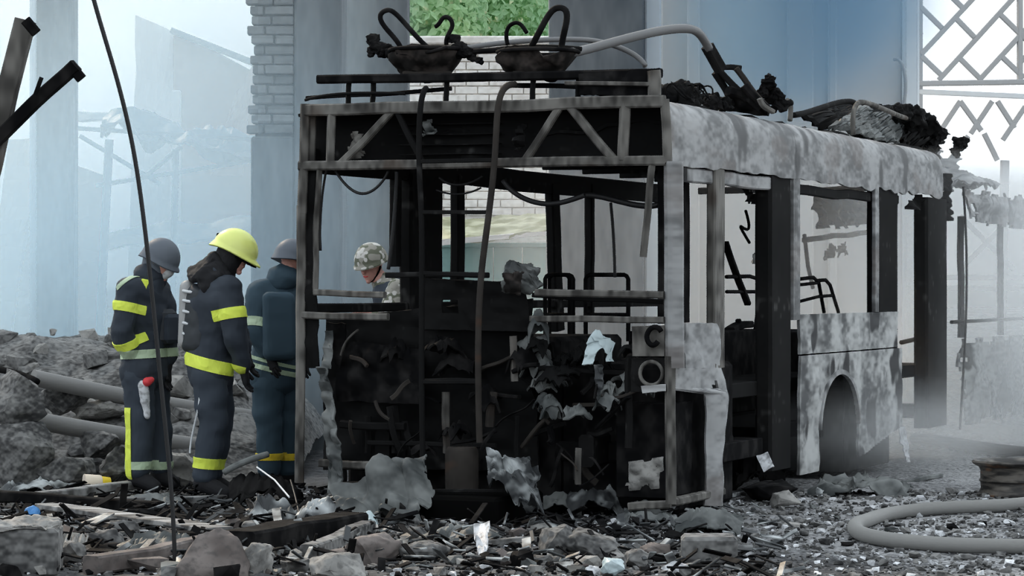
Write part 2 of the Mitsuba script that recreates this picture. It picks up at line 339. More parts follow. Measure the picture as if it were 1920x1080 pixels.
col_box(1030, 1208, 28.0, 8.2, .7, 'm_wall', 'column_gate', 'grey column right of the green gate, seen through the bus')
col_box(1209, 1240, 28.3, 8.2, .5, 'm_whitewall', 'column_light', 'narrow whitish pilaster beside the grey column')
x0, x1 = W(1240, 540, 31)[0], W(1692, 540, 31)[0]
wk = struct('wall_back', box((x1 - x0, .35, 9), ((x0 + x1) / 2, 31.2, 4.3), None, .02), 'm_plaster', 'beige inner wall behind the bus, blurred by dark smoke')
for pxb, wb in ((1300, .14), (1500, .3), (1560, .1)):
    part(wk, 'pilaster', box((wb, .1, 9), (W(pxb, 540, 31)[0], 30.98, 4.3), None, .02), 'm_plaster')
ck3 = struct('column_white', box(((1722 - 1692) / FOC * 31, .4, 9), (W(1707, 540, 31)[0], 31.1, 4.3), None, .03), 'm_whitewall', 'slim white column left of the lattice window')
part(ck3, 'drainpipe', tube([W(1694, 330, 30.8), W(1694, 200, 30.8), W(1698, 160, 30.8), W(1690, 118, 30.8), W(1676, 112, 30.85)], .02, 8, 24), 'm_steel')
# lattice window: frame, diagonal bars woven over each other
Yw = 32.0
wn = struct('window_1', None, None, 'tall window filled with a pale diagonal lattice, bright sky behind it')
def wbar(a, b, w=.07, Y=Yw, name='lattice_bar', mt='m_lattice'): part(wn, name, bar(W(*a, Y), W(*b, Y), w, .06), mt)
wbar((1720, -90), (1720, 600), .12, Yw, 'frame_post'); wbar((1716, 157), (1990, 153), .11, Yw, 'frame_rail'); wbar((1720, 172), (1990, 184), .05, Yw, 'frame_rail', 'm_whitewall')
for a_, b_ in (((1727, 102), (1850, -30)), ((1760, 150), (1922, -28)), ((1836, 150), (1990, -18)), ((1727, 14), (1766, 53)), ((1788, 30), (1827, 70)), ((1727, 105), (1766, 142)), ((1798, 108), (1838, 148)),
               ((1874, 26), (1960, 110)), ((1879, 107), (1920, 146)), ((1760, -30), (1810, 20)), ((1727, 60), (1700, 90)), ((1910, 120), (1990, 35))):
    wbar(a_, b_, .055)
wbar((1912, -60), (1912, 150), .06, Yw, 'frame_post')
for a_, b_ in (((1800, 190), (1840, 245)), ((1870, 190), (1902, 240)), ((1860, 190), (1820, 250)), ((1922, 200), (1880, 262)), ((1800, 190), (1752, 262)), ((1845, 250), (1870, 300)), ((1815, 255), (1780, 300)),
               ((1800, 405), (1900, 505)), ((1900, 405), (1800, 505)), ((1740, 262), (1760, 300))):
    wbar(a_, b_, .05)
wbar((1730, 520), (1990, 520), .07, Yw, 'frame_rail'); wbar((1730, 540), (1990, 541), .04, Yw, 'frame_rail')
wbar((1884, 300), (1878, 620), .1, Yw, 'frame_post')
# low bank of rubble behind the firefighters
a, b = np.meshgrid(np.linspace(-8.5, -1.6, 110), np.linspace(19.3, 24.5, 70), indexing='ij')
P = np.stack([a, b, a * 0], -1)
rise = np.clip((b - 19.5) / 2.2, 0, 1) ** .8 * np.clip((26 - b) / 3, 0, 1) * np.clip((-1.55 - a) / .9, 0, 1) ** .5
P[..., 2] = -.05 + rise * (1.02 + .25 * (meshkit.fbm(P * 1.7, 4, 2) - .5)) + .10 * (meshkit.fbm(P * 6, 3, 9) - .5)
struct('rubble_bank', grid_sheet(P, .03), 'm_conc', 'low grey bank of rubble and broken wall behind the firefighters', 40)

# ---------------------------------------------------------------- beyond the hall: white brick building, canopy, gate, trees, ruins
Yb = 40.0
bk = thing('building', 'whitewashed brick building behind the bus, seen over its roof and through its windows', 'building')
x0, x1 = W(745, 540, Yb)[0], W(1102, 540, Yb)[0]
part(bk, 'wall', box((x1 - x0, .3, 5.1), ((x0 + x1) / 2, Yb + .17, 2.5), None, .02), 'm_whitebrick')
z, row, r, nb = 1.30, 0, np.random.default_rng(5), 0
while z < 5.0:
    x = x0 - (.17 if row % 2 else 0)
    while x < x1:
        c0, c1 = max(x, x0), min(x + .34, x1)
        if c1 - c0 > .05 and (z > 4.1 or z < 3.3):
            if z > 4.1 or not (c0 > W(830, 540, Yb)[0] and c1 < W(1030, 540, Yb)[0] and z < 2.5):
                part(bk, 'brick', box((c1 - c0 - .015, .06, .105), ((c0 + c1) / 2, Yb + r.uniform(-.012, .006), z + .06), None, .006), 'm_whitebrick')
        x += .34
    z += .12; row += 1
part(bk, 'cornice', box((x1 - x0 + .1, .4, .12), ((x0 + x1) / 2, Yb + .12, 5.1), None, .02), 'm_whitebrick')
gk = thing('gate', 'pale green metal gate under a mossy canopy, seen through the bus rear window', 'gate')
xa, xb = W(816, 540, 39.72)[0], W(1034, 540, 39.72)[0]
n_ = 4
for k in range(n_):
    c0, c1 = xa + (xb - xa) * k / n_, xa + (xb - xa) * (k + 1) / n_
    part(gk, 'panel', box((c1 - c0 - .015, .04, 2.05), ((c0 + c1) / 2, 39.72, 1.06), None, .008), 'm_teal')
part(gk, 'rail', box((xb - xa, .06, .07), ((xa + xb) / 2, 39.68, 2.06), None, .01), 'm_teal'); part(gk, 'rail', box((xb - xa, .06, .06), ((xa + xb) / 2, 39.68, 1.35), None, .01), 'm_teal')
for x in (xa, xb): part(gk, 'post', box((.09, .09, 2.2), (x, 39.72, 1.05), None, .01), 'm_teal')
yk = thing('canopy', 'sagging mossy yellow canopy roof above the pale green gate', 'canopy')
part(yk, 'roof', sheet(W(812, 452, 38.3), W(1040, 436, 38.3), W(1034, 398, 39.6), W(822, 412, 39.6), 30, 14, .06, .10, 2.0, 4), 'm_moss', 40)
part(yk, 'fascia', sheet(W(812, 462, 38.3), W(1030, 440, 38.3), W(1040, 432, 38.3), W(812, 450, 38.3), 24, 4, .04, .03, 3, 2), 'm_plaster')
for x in (820, 1030): part(yk, 'post', bar(W(x, 450, 38.4), np.r_[W(x, 450, 38.4)[:2], -.1], .08), 'm_steel')
def leaf_blob(seed, c, rad, n, size):
    r = np.random.default_rng(seed); d = r.normal(size=(n, 3)); d /= np.linalg.norm(d, axis=1, keepdims=True)
    lump = 0.75 + .5 * meshkit.fbm(d * 2.2 + seed, 3)[:, None]
    p = np.asarray(c) + d * np.asarray(rad) * lump * r.random((n, 1)) ** .35
    nrm = d + r.normal(size=(n, 3)) * .7; nrm /= np.linalg.norm(nrm, axis=1, keepdims=True)
    a = np.cross(nrm, r.normal(size=(n, 3))); a /= np.linalg.norm(a, axis=1, keepdims=True); b = np.cross(nrm, a)
    s = size * (.6 + .8 * r.random((n, 1)))
    V = np.stack([p - a * s, p + b * s * .5 + nrm * s * .12, p + a * s, p - b * s * .5 + nrm * s * .12], 1).reshape(-1, 3)
    k = np.arange(n) * 4
    return trimesh.Trimesh(V, np.vstack([np.stack([k, k + 1, k + 2], 1), np.stack([k, k + 2, k + 3], 1)]), process=False)
for s, (px, Y, top, w, lab) in enumerate(((800, 45.5, 7.6, 1.0, 'pale green tree above the white building, beside the grey column'), (905, 49.8, 8.4, 1.5, 'tall green tree above the middle of the white building'), (1000, 54.5, 7.4, 1.2, 'green and yellowish tree above the right end of the white building'))):
    x = W(px, 540, Y)[0]; t = thing('tree', lab, 'tree')
    part(t, 'trunk', tube([(x, Y, -.1), (x + .1, Y, 2.5), (x - .05, Y + .1, 6.0)], .16, 8, 10, np.linspace(1.2, .4, 10)), 'm_bark')
    part(t, 'foliage', leaf_blob(s + 1, (x, Y, 6.0), (w, 1.3, 2.4), 9000, .10), 'm_leaf', kind='stuff')
# ruins far left, in smoke
tk = thing('house', 'pinkish gabled house wall far behind the smoke at upper left', 'building')
hw = trimesh.creation.extrude_polygon(__import__('shapely').geometry.Polygon([(W(325, 0, 42)[0], -.1), (W(325, 0, 42)[0], 5.35), (W(342, 0, 42)[0], 5.40), (W(485, 0, 42)[0], 4.75), (W(485, 0, 42)[0], -.1)]), .4, engine='earcut')
hw.apply_transform(np.array([[1, 0, 0, 0], [0, 0, -1, 42.4], [0, 1, 0, 0], [0, 0, 0, 1.0]])); part(tk, 'gable_wall', outward(hw), 'm_pink')
part(tk, 'roof_edge', bar(W(322, 58, 41.9), W(490, 124, 41.9), .3, .09), 'm_bluesheet'); part(tk, 'lean_to_wall', sheet(W(236, 640, 42.2), W(326, 640, 42.2), W(326, 60, 42.2), W(258, 28, 42.2), 8, 12, .2, .15, 1, 8), 'm_whitewall')
for px in (330,): part(tk, 'pilaster', box((.16, .12, 4.6), (W(px, 0, 41.95)[0], 41.93, 2.2), None, .02), 'm_whitewall')
part(tk, 'leaning_panel', sheet(W(395, 330, 41.4), W(455, 330, 41.4), W(475, 120, 41.4), W(440, 180, 41.4), 8, 12, .05, .1, 1, 3), 'm_pink')
sk = thing('collapsed_roof', 'sagging blue-grey sheet-metal roof on thin posts, fallen among the smoke at left', 'roof')
part(sk, 'roof_sheet', sheet(W(188, 272, 31), W(480, 292, 31), W(480, 238, 32.5), W(200, 212, 32.5), 60, 14, .03, .55, 1.3, 6), 'm_bluesheet', 40)
part(sk, 'roof_sheet', sheet(W(130, 215, 32), W(260, 222, 32), W(260, 204, 33), W(130, 203, 33), 20, 6, .03, .10, 1.2, 2), 'm_bluesheet', 40)
part(sk, 'roof_sheet', sheet(W(190, 470, 32), W(480, 420, 32), W(480, 400, 33), W(190, 425, 33), 30, 8, .03, .25, 1.0, 9), 'm_bluesheet', 40)
for a_, b_, w in (((205, 262), (186, 640), .09), ((330, 280), (322, 640), .07), ((150, 255), (300, 345), .05), ((180, 348), (480, 300), .05), ((275, 330), (340, 275), .05), ((135, 240), (480, 262), .05)):
    part(sk, 'post' if abs(a_[0] - b_[0]) < 30 else 'truss_bar', bar(W(*a_, 31.2), W(*b_, 31.2), w), 'm_bluesheet')
fk = thing('ruined_facade', 'tan leaning wall slab left of and behind the pale column', 'wall')
part(fk, 'slab', sheet(W(-40, 640, 33), W(20, 640, 33), W(75, 260, 33), W(20, 262, 33), 6, 16, .12, .1, 1, 3), 'm_cream'); part(fk, 'slab', sheet(W(10, 640, 33.4), W(200, 640, 33.4), W(198, 330, 33.4), W(55, 280, 33.4), 6, 16, .12, .08, 1, 5), 'm_pink')
# ---------------------------------------------------------------- the burnt trolleybus
bus = thing('trolleybus', 'burnt-out articulated trolleybus skeleton standing in the middle of the ruined hall', 'bus')
_s = [0]
def bp(name, p, q, w, h=None, mt='m_frame', warp=.0, parent=None, label=None, up=(0, 0, 1)):
    _s[0] += 1
    return part(parent or bus, name, bar(p, q, w, h, up, .18, warp, _s[0]), mt, label=label)
def R2(name, a, b, w, h=None, v=0.0, mt='m_frame', warp=.012, **k): return bp(name, rv(*a, v), rv(*b, v), w, h, mt, warp, **k)
def S2(name, a, b, w, h=None, u=2.5, mt='m_frame', warp=.012, **k): return bp(name, su(*a, u), su(*b, u), w, h, mt, warp, **k)
def bt(name, pts, r, mt='m_char', n=7, sm=20, parent=None, label=None): return part(parent or bus, name, tube(pts, r, n, sm), mt, True, label)
def bsheet(name, pts, mt, parent=None, label=None, **k): return part(parent or bus, name, sheet(*pts, **k), mt, 40, label)
# rear frame
rf = part(bus, 'rear_top_beam', bar(rv(570, 207), rv(1246, 190), .06, .075, warp=.02, seed=1), 'm_frame')
R2('rear_beam', (562, 311), (1250, 301), .055, .06)
R2('rear_corner_post', (572, 195), (566, 400), .055, .055); R2('rear_corner_post', (565, 385), (561, 905), .055, .055)
R2('window_post', (599, 318), (591, 548), .034); R2('rear_beam', (1246, 186), (1252, 305), .05)
bsheet('corner_trim', (rv(566, 320, .03), rv(592, 320, .03), rv(600, 690, .03), rv(562, 690, .03)), 'm_soot', n=6, m=24, amp=.05, freq=6, thick=.01, seed=2)
R2('brace', (622, 205), (619, 306), .05); R2('brace', (1172, 190), (1168, 300), .06); R2('brace', (738, 206), (640, 306), .045)
R2('brace', (744, 208), (792, 305), .035, mt='m_soot'); R2('brace', (1053, 196), (985, 300), .045); R2('brace', (1066, 196), (1150, 298), .05); R2('brace', (585, 208), (583, 308), .05, v=.05)
R2('window_post', (1223, 305), (1206, 482), .04, .03)
R2('corner_post', (1263, 303), (1265, 690), .105, .09, v=.02, warp=.01, mt='m_panel'); R2('corner_post', (1257, 668), (1258, 945), .055, .06, v=-.01, warp=.01)
R2('cross_rail', (590, 548), (722, 553), .05, .04); R2('cross_rail', (563, 590), (728, 594), .045, .045); R2('cross_rail', (1005, 548), (1246, 553), .055, .045); R2('cross_rail', (995, 598), (1246, 600), .05, .04)
R2('cross_rail', (1000, 553), (1246, 566), .05, .03, v=.10, mt='m_soot')
R2('cross_rail', (725, 516), (915, 516), .05, .035, mt='m_soot', v=.04)
# dark lining behind the rear header, ceiling, floor
bsheet('header_lining', (rv(575, 212, .22), rv(1246, 196, .22), rv(1246, 300, .22), rv(570, 308, .22)), 'm_soot', n=50, m=10, amp=.05, freq=4, seed=3, thick=.01)
for k in range(5):
    R2('lining_slat', (750, 215 + k * 19), (938, 212 + k * 19), .045, .008, v=.16, mt='m_soot', warp=.01)
bsheet('ceiling', (B(.05, .2, 2.44), B(2.45, .2, 2.44), B(2.45, 7.0, 2.46), B(.05, 7.0, 2.46)), 'm_soot', n=30, m=60, amp=.08, freq=3, seed=5, thick=.02)
for k in range(8): bp('ceiling_rib', B(.06, .6 + k * .85, 2.38), B(2.44, .6 + k * .85, 2.38), .05, .07, 'm_soot', .02)
bsheet('roof_skin', (B(.0, .0, 2.55), B(2.3, .0, 2.59), B(2.3, 7.0, 2.60), B(.0, 7.0, 2.56)), 'm_soot', n=24, m=50, amp=.05, freq=3, seed=8, thick=.02)
part(bus, 'floor', bbox(.06, 2.40, 1.2, 6.9, .70, .80), 'm_soot')
for u in (.5, 1.9): bp('chassis_beam', B(u, .2, .42), B(u, 7.0, .45), .10, .20, 'm_soot', .02)
for k in range(7): bp('chassis_cross_beam', B(.1, .5 + k * 1.05, .40), B(2.4, .5 + k * 1.05, .40), .08, .12, 'm_soot', .02)
# the cove along the right side of the roof
nv, npf = 110, 15
vv = np.linspace(0, 7.02, nv); prof = np.array([(2.505, 2.185), (2.507, 2.22), (2.507, 2.28), (2.506, 2.34), (2.505, 2.40), (2.50, 2.45), (2.49, 2.49), (2.47, 2.525), (2.44, 2.55), (2.40, 2.568), (2.34, 2.578), (2.27, 2.585), (2.2, 2.59), (2.1, 2.592), (2.0, 2.594)])
P = np.zeros((nv, npf, 3))
for a_, v in enumerate(vv):
    for b_, (u, z) in enumerate(prof): P[a_, b_] = B(u - (max(0, v - 6.75) / .27) ** 2 * .06, v, z)
d = meshkit.fbm(P * 2.6, 4, 4) - .5
P += (-BL)[None, None] * (d * .035)[..., None]; P[..., 2] += (meshkit.fbm(P * 4, 3, 8) - .5) * .02
P[:, 0, 2] += (meshkit.noise(np.stack([vv * 7, vv * 0, vv * 0], -1)) - .5) * .022 * (1 + 1.5 * (vv > 4.3))
part(bus, 'roof_cove', grid_sheet(P, .02), 'm_panel', 50, label='pale grey scorched roof edge streaked by fire')
S2('cove_seam', (1250, 186), (1252, 305), .03, .02, mt='m_panel')
# header rails and posts along the right side
def zv(v, z): return B(2.5, v, z)
def vof(px, u=2.5): return uv_of(su(px, 540, u))[1]
bp('side_header', B(2.47, vof(1290), 2.13), B(2.47, vof(1492), 2.14), .05, .09, 'm_panel', .015); bp('side_header', B(2.46, vof(1495), 2.12), B(2.46, vof(1690), 2.13), .04, .07, 'm_soot', .02)
bsheet('torn_header', (B(2.46, vof(1640), 2.18), B(2.46, vof(1772), 2.2), B(2.46, vof(1772), 2.02), B(2.46, vof(1640), 2.04)), 'm_soot', n=30, m=10, amp=.08, freq=7, seed=9, ragged=.9)
def post(pxa, pxb, y0, y1, mt, u=2.48, depth=.06, name='side_post', label=None):
    """an upright between two pixel columns of the side, its foot and head at the heights of two pixel rows"""
    va, vb = vof(pxa), vof(pxb); z0, z1 = su((pxa + pxb) / 2, y1)[2], su((pxa + pxb) / 2, y0)[2]
    return bp(name, B(u, (va + vb) / 2, z0), B(u, (va + vb) / 2, z1), abs(vb - va), depth, mt, .008, None, label, up=tuple(-BL))
post(1338, 1357, 308, 690, 'm_frame'); post(1446, 1484, 318, 880, 'm_soot', 2.44, .12); post(1485, 1497, 316, 600, 'm_panel', 2.5, .03); post(1638, 1645, 345, 585, 'm_panel', 2.5, .03)
post(1648, 1684, 345, 660, 'm_soot', 2.45, .10); post(1737, 1774, 372, 800, 'm_soot', 2.45, .12); post(1284, 1333, 306, 606, 'm_char', 2.34, .04, 'blackened_panel')
bsheet('side_panel', (B(2.5, vof(1282), su(1282, 606)[2]), B(2.5, vof(1347), su(1347, 606)[2]), B(2.5, vof(1347), su(1347, 690)[2]), B(2.5, vof(1282), su(1282, 690)[2])), 'm_panel', n=14, m=14, amp=.02, freq=6, thick=.02, seed=2, label='grey scorched square panel beside the rear corner')
bp('side_strip', B(2.51, vof(1268), su(1268, 612)[2]), B(2.51, vof(1268), su(1268, 690)[2]), .05, .05, 'm_frame', .0)
# bulging rear wing below it, with its round lamp hole
def wing():
    n, m = 20, 34; P = np.zeros((n, m, 3))
    top, bot = 690, 948
    for j in range(m):
        y = top + (bot - top) * j / (m - 1); t = (y - top) / (bot - top)
        xl = 1258 if y < 736 else 1318 + 6 * math.sin(t * 3)
        xr = np.interp(y, [690, 720, 745, 800, 850, 948], [1350, 1356, 1364, 1356, 1353, 1351])
        for i in range(n):
            q = su(xl + (xr - xl) * i / (n - 1), y); s = i / (n - 1)
            P[i, j] = q - BL * .05 * math.sin(math.pi * s) * (1 if y > 736 else .2)
    P += (-BL)[None, None] * ((meshkit.fbm(P * 6, 3, 3) - .5) * .035)[..., None]
    c = su(1338, 724); k = np.linalg.norm(0.5 * (P[1:, 1:] + P[:-1, :-1]) - c, axis=2) > .045
    return grid_sheet(P, .015, k)
part(bus, 'rear_wing', wing(), 'm_panel', 40, label='pale bulging rear wing with a round lamp hole')
part(bus, 'wing_recess', bbox(2.1, 2.42, vof(1270), vof(1320), .14, .72), 'm_char')
bp('sill', B(2.5, vof(1258), .13), B(2.5, vof(1352), .13), .06, .05, 'm_frame', .01)
# wheel-arch panels between the doors
va, vb = vof(1497), vof(1688); zt, zm, zb = su(1590, 587)[2], su(1590, 660)[2], su(1510, 888)[2]
bsheet('side_panel', (B(2.5, va, zt), B(2.5, vof(1680), zt), B(2.5, vof(1680), zm + .01), B(2.5, va, zm + .01)), 'm_whitepanel', n=50, m=16, amp=.015, freq=4, thick=.02, seed=4, label='upper grey panel streaked white and black above the wheel')
vc, zc, ra = vof(1572), su(1572, 800)[2], .0
w_ = (vof(1609) - vof(1536)) / 2; hh = su(1572, 697)[2] - zc
def arch(a_, b_):
    v = va + (vb - va) * a_; z = zm + (zb - zm) * b_
    inside = ((v - vc) / w_) ** 2 + (np.maximum(z - zc, 0) / hh) ** 2 < 1
    low = z < np.interp(v, [va, va + .22, vc, vc + w_, vb], [0, 0, .12, .16, .34])
    return inside | low
bsheet('wheel_arch_panel', (B(2.5, va, zm), B(2.5, vb, zm), B(2.5, vb, zb), B(2.5, va, zb)), 'm_whitepanel', n=110, m=80, amp=.018, freq=3, thick=.02, seed=6, hole=arch, label='grey panel with the wheel arch, streaked white and black')
a_ = np.linspace(0, np.pi, 24)
part(bus, 'wheel_arch_lip', sweep([B(2.51, vc - w_ * math.cos(t), zc + hh * math.sin(t)) for t in a_], rect(.035, .03), up=tuple(BL)), 'm_panel')
part(bus, 'wheel_well', bbox(1.2, 2.42, vc + .42, vb - .03, .05, 1.1), 'm_char'); part(bus, 'wheel_well', bbox(1.2, 1.9, va + .1, vc + .4, .3, 1.12), 'm_char')
vw = uv_of(su(1584, 800, 2.28))[1]
ring = [B(2.28, vw + .43 * math.cos(t), .52 + .43 * math.sin(t)) for t in np.linspace(0, 2 * np.pi, 40)[:-1]]
wl = part(bus, 'wheel', sweep(ring, circ(.09, 10), up=tuple(BL), closed=True), 'm_char', True)
part(wl, 'rim', sweep([B(2.28, vw + .28 * math.cos(t), .52 + .28 * math.sin(t)) for t in np.linspace(0, 2 * np.pi, 40)[:-1]], rect(.12, .05), up=tuple(BL), closed=True), 'm_rust', 40)
part(wl, 'hub', bbox(2.22, 2.34, vw - .12, vw + .12, .40, .64, .05), 'm_rust')
bsheet('hanging_strip', (su(1682, 800), su(1694, 800), su(1706, 866), su(1700, 866)), 'm_white', n=5, m=16, amp=.03, freq=9, thick=.006, seed=4, label='bright torn strip of sheet hanging behind the wheel')
# doorway between: step and dark scrap
part(bus, 'door_step', bbox(1.9, 2.45, vof(1362), vof(1444), .30, .42), 'm_char'); part(bus, 'door_riser', bbox(1.5, 1.9, vof(1362), vof(1444), .30, .95), 'm_char')
part(bus, 'seat_plinth', bbox(.1, 1.5, 1.6, 3.6, .78, .96), 'm_char')
# left side posts, seen through the rear window
def lpost(pxa, pxb, y0, y1, mt='m_soot', lean=0.0, name='side_post', d=.07):
    va, vb = vof(pxa, 0.02), vof(pxb, 0.02); vm = (va + vb) / 2
    bp(name, B(.03, vm, su((pxa + pxb) / 2, y1, .02)[2]), B(.03, vm + lean, su((pxa + pxb) / 2, y0, .02)[2]), abs(vb - va), d, mt, .01, up=tuple(-BL))
lpost(735, 743, 318, 500); lpost(757, 817, 318, 700, d=.10); lpost(849, 862, 330, 640); lpost(1036, 1050, 345, 620, lean=-.12); lpost(1100, 1106, 345, 600)
bp('side_header', B(.03, .1, 2.25), B(.03, 7.0, 2.25), .05, .16, 'm_soot', .02)
bp('side_rail', B(.03, .1, 1.30), B(.03, 7.0, 1.30), .05, .06, 'm_soot', .02)
bsheet('side_panel', (B(.03, 1.3, 1.28), B(.03, 4.4, 1.28), B(.03, 4.4, .3), B(.03, 1.3, .3)), 'm_char', n=40, m=20, amp=.05, freq=4, seed=12, ragged=.5)
# engine bay: bulkheads, cover, boxes, pipes
bsheet('rear_bulkhead', (rv(612, 596, .34), rv(1000, 560, .34), rv(1010, 880, .34), rv(612, 880, .34)), 'm_soot', n=50, m=40, amp=.10, freq=3, thick=.02, seed=15)
bsheet('engine_cover', (rv(795, 522, .16), rv(985, 530, .16), rv(1000, 622, .16), rv(795, 618, .16)), 'm_soot', n=34, m=16, amp=.05, freq=5, thick=.015, seed=18, hole=lambda a, b: (np.abs(a - .25) < .08) & (np.abs(b - .52) < .14))
bsheet('engine_cover', (rv(640, 640, .2), rv(790, 655, .2), rv(800, 760, .14), rv(630, 750, .14)), 'm_char', n=24, m=16, amp=.10, freq=4, thick=.02, seed=21)
part(bus, 'engine_block', bbox(.12, 1.62, .45, 1.6, .02, 1.12, .03), 'm_char'); part(bus, 'right_bay_box', bbox(1.6, 2.4, .5, 1.6, .02, .95, .03), 'm_char')
for a_, b_, w, v, mt in (((600, 868), (775, 876), .05, .02, 'm_frame'), ((640, 912), (760, 912), .06, .05, 'm_rust'), ((640, 795), (760, 800), .05, .12, 'm_soot'), ((790, 716), (892, 716), .04, .02, 'm_soot'), ((690, 830), (930, 836), .03, .1, 'm_soot'),
                      ((836, 735), (838, 850), .045, .1, 'm_frame'), ((962, 630), (965, 715), .04, .1, 'm_frame'), ((1085, 840), (1084, 908), .035, .1, 'm_frame'), ((1180, 670), (1178, 840), .04, .08, 'm_soot'), ((740, 760), (742, 850), .05, .15, 'm_soot'),
                      ((690, 780), (690, 850), .04, .2, 'm_soot'), ((925, 735), (918, 800), .05, .12, 'm_rust'), ((970, 780), (968, 880), .03, .2, 'm_soot'), ((1010, 690), (1180, 700), .03, .15, 'm_soot'), ((1258, 945), (1180, 950), .05, .05, 'm_frame')):
    R2('engine_bay_bar', a_, b_, w, v=v, mt=mt, warp=.02)
dr_ = part(bus, 'drum', sweep([rv(866, 838, .0), rv(866, 846, .0), rv(866, 905, .0), rv(866, 930, .0)], circ(.105, 24), up=(0, -1, 0), scale=[.86, 1, 1, .97]), 'm_rust', 40, label='dull brown metal drum low in the middle of the rear')
bsheet('torn_strip', (rv(600, 690, -.02), rv(618, 690, -.02), rv(648, 925, -.12), rv(616, 925, -.12)), 'm_greysheet', n=7, m=44, amp=.10, freq=7, thick=.012, seed=31, label='pale crumpled strip hanging at the left of the rear')
bsheet('torn_strip', (rv(608, 620, .03), rv(625, 620, .03), rv(622, 692, .0), rv(606, 690, .0)), 'm_greysheet', n=6, m=14, amp=.05, freq=9, seed=33)
bsheet('fender_scrap', (rv(612, 604, .05), rv(652, 604, .05), rv(640, 690, .12), rv(618, 660, .12)), 'm_char', n=12, m=12, amp=.05, freq=6, seed=35)
R2('torn_edge', (672, 618), (640, 665), .03, .012, v=.04, mt='m_frame', warp=.04)
# lamp housing low on the right, with its hooked bracket and the round vent
lb = bsheet('lamp_plate', (rv(1186, 612, .0), rv(1246, 610, .0), rv(1246, 668, .0), rv(1186, 668, .0)), 'm_frame', n=12, m=12, amp=.02, freq=8, seed=41, thick=.012)
part(lb, 'hook_bracket', tube([rv(1240, 622, -.03), rv(1224, 614, -.04), rv(1213, 630, -.04), rv(1220, 646, -.04), rv(1234, 640, -.03)], .016, 7, 20), 'm_char', True)
vt = bsheet('vent_plate', (rv(1184, 672, .02), rv(1248, 672, .02), rv(1248, 735, .02), rv(1184, 735, .02)), 'm_soot', n=20, m=20, amp=.02, freq=8, seed=43, thick=.012, hole=lambda a, b: ((a - .58) / .34) ** 2 + ((b - .45) / .36) ** 2 < 1)
part(vt, 'ring', sweep([rv(1221 + 21 * math.cos(t), 700 + 22 * math.sin(t), .0) for t in np.linspace(0, 2 * np.pi, 28)[:-1]], circ(.012, 6), up=(0, -1, 0), closed=True), 'm_frame', True)
bsheet('white_ledge', (rv(1202, 724, -.03), rv(1250, 722, -.03), rv(1250, 735, -.05), rv(1205, 738, -.05)), 'm_panel', n=10, m=5, amp=.02, freq=9, seed=45, label='pale ledge under the round vent')
bsheet('pale_plate', (rv(1172, 862, .2), rv(1250, 850, .2), rv(1250, 920, .2), rv(1172, 925, .2)), 'm_stone', n=18, m=14, amp=.09, freq=7, seed=47, ragged=.3)
# scrap of burnt strips and lumps wedged in the open rear
r = np.random.default_rng(12)
for k in range(46):
    px, py = r.uniform(630, 1180), r.uniform(660, 900); an = r.normal(0, .9) + (0 if r.random() < .5 else 1.4); L = r.uniform(25, 90)
    a_, b_ = (px - L / 2 * math.cos(an), py - L / 2 * math.sin(an)), (px + L / 2 * math.cos(an), py + L / 2 * math.sin(an)); v = r.uniform(.0, .3)
    bp('charred_strip', rv(*a_, v), rv(*b_, v + r.uniform(-.1, .1)), r.uniform(.012, .05), r.uniform(.006, .03), ('m_char', 'm_soot', 'm_char', 'm_rust')[k % 4], .06)
for k in range(22):
    px, py = (r.uniform(1000, 1190), r.uniform(655, 760)) if k % 3 else (r.uniform(640, 1000), r.uniform(640, 860)); c_ = rv(px, py, r.uniform(.08, .28))
    part(bus, 'charred_lump', crumple(c_ - [0, 0, .05], r.uniform(.12, .30), r.uniform(.1, .25), r.uniform(.06, .14), 100 + k, 14, .012, r.uniform(0, 3), 12), ('m_char', 'm_soot', 'm_greysheet')[k % 3], 40)
for k in range(5):
    px = r.uniform(985, 1140); py = 775 + r.uniform(-22, 22); c_ = rv(px, py, .06)
    part(bus, 'ash_flake', crumple(c_, r.uniform(.10, .2), r.uniform(.1, .2), r.uniform(.08, .13), 140 + k, 12, .01, r.uniform(0, 3), 14), 'm_greysheet', 40)
# crumpled lumps along the sill of the rear window
part(bus, 'crumpled_panel', boulder(61, (.24, .2, .26), rv(976, 520, .1), .3, .45), 'm_greysheet', 40, label='crumpled grey scorched lump on the rear sill')
part(bus, 'crumpled_panel', sheet(rv(950, 512, -.02), rv(990, 500, -.02), rv(988, 572, -.05), rv(938, 556, -.05), 24, 24, .012, .10, 6, 63, .4), 'm_brown', 40)
part(bus, 'rag', crumple(rv(1010, 640, .02) - [0, 0, .05], .16, .12, .18, 66, 18, .01, 0, 8), 'm_greysheet', 40)
an_ = np.linspace(0, np.pi, 20); dm = [[rv(1122, 680, .0) + np.array([.085 * math.cos(a_) * k, -.05 * (1 - k * k * .8), .20 * math.sin(a_) * k]) for a_ in an_] for k in np.linspace(.35, 1, 6)]
dm = np.array(dm); dm += ((meshkit.fbm(dm * 14, 3) - .5)[..., None] * .11)
part(bus, 'lamp_shell', grid_sheet(dm, .012), 'm_plastic', 40, label='whitish melted lamp shell hanging in the open rear')
bsheet('torn_strip', (rv(1112, 684, .02), rv(1130, 684, .02), rv(1132, 742, .02), rv(1118, 742, .02)), 'm_foil', n=6, m=14, amp=.06, freq=9, seed=68)
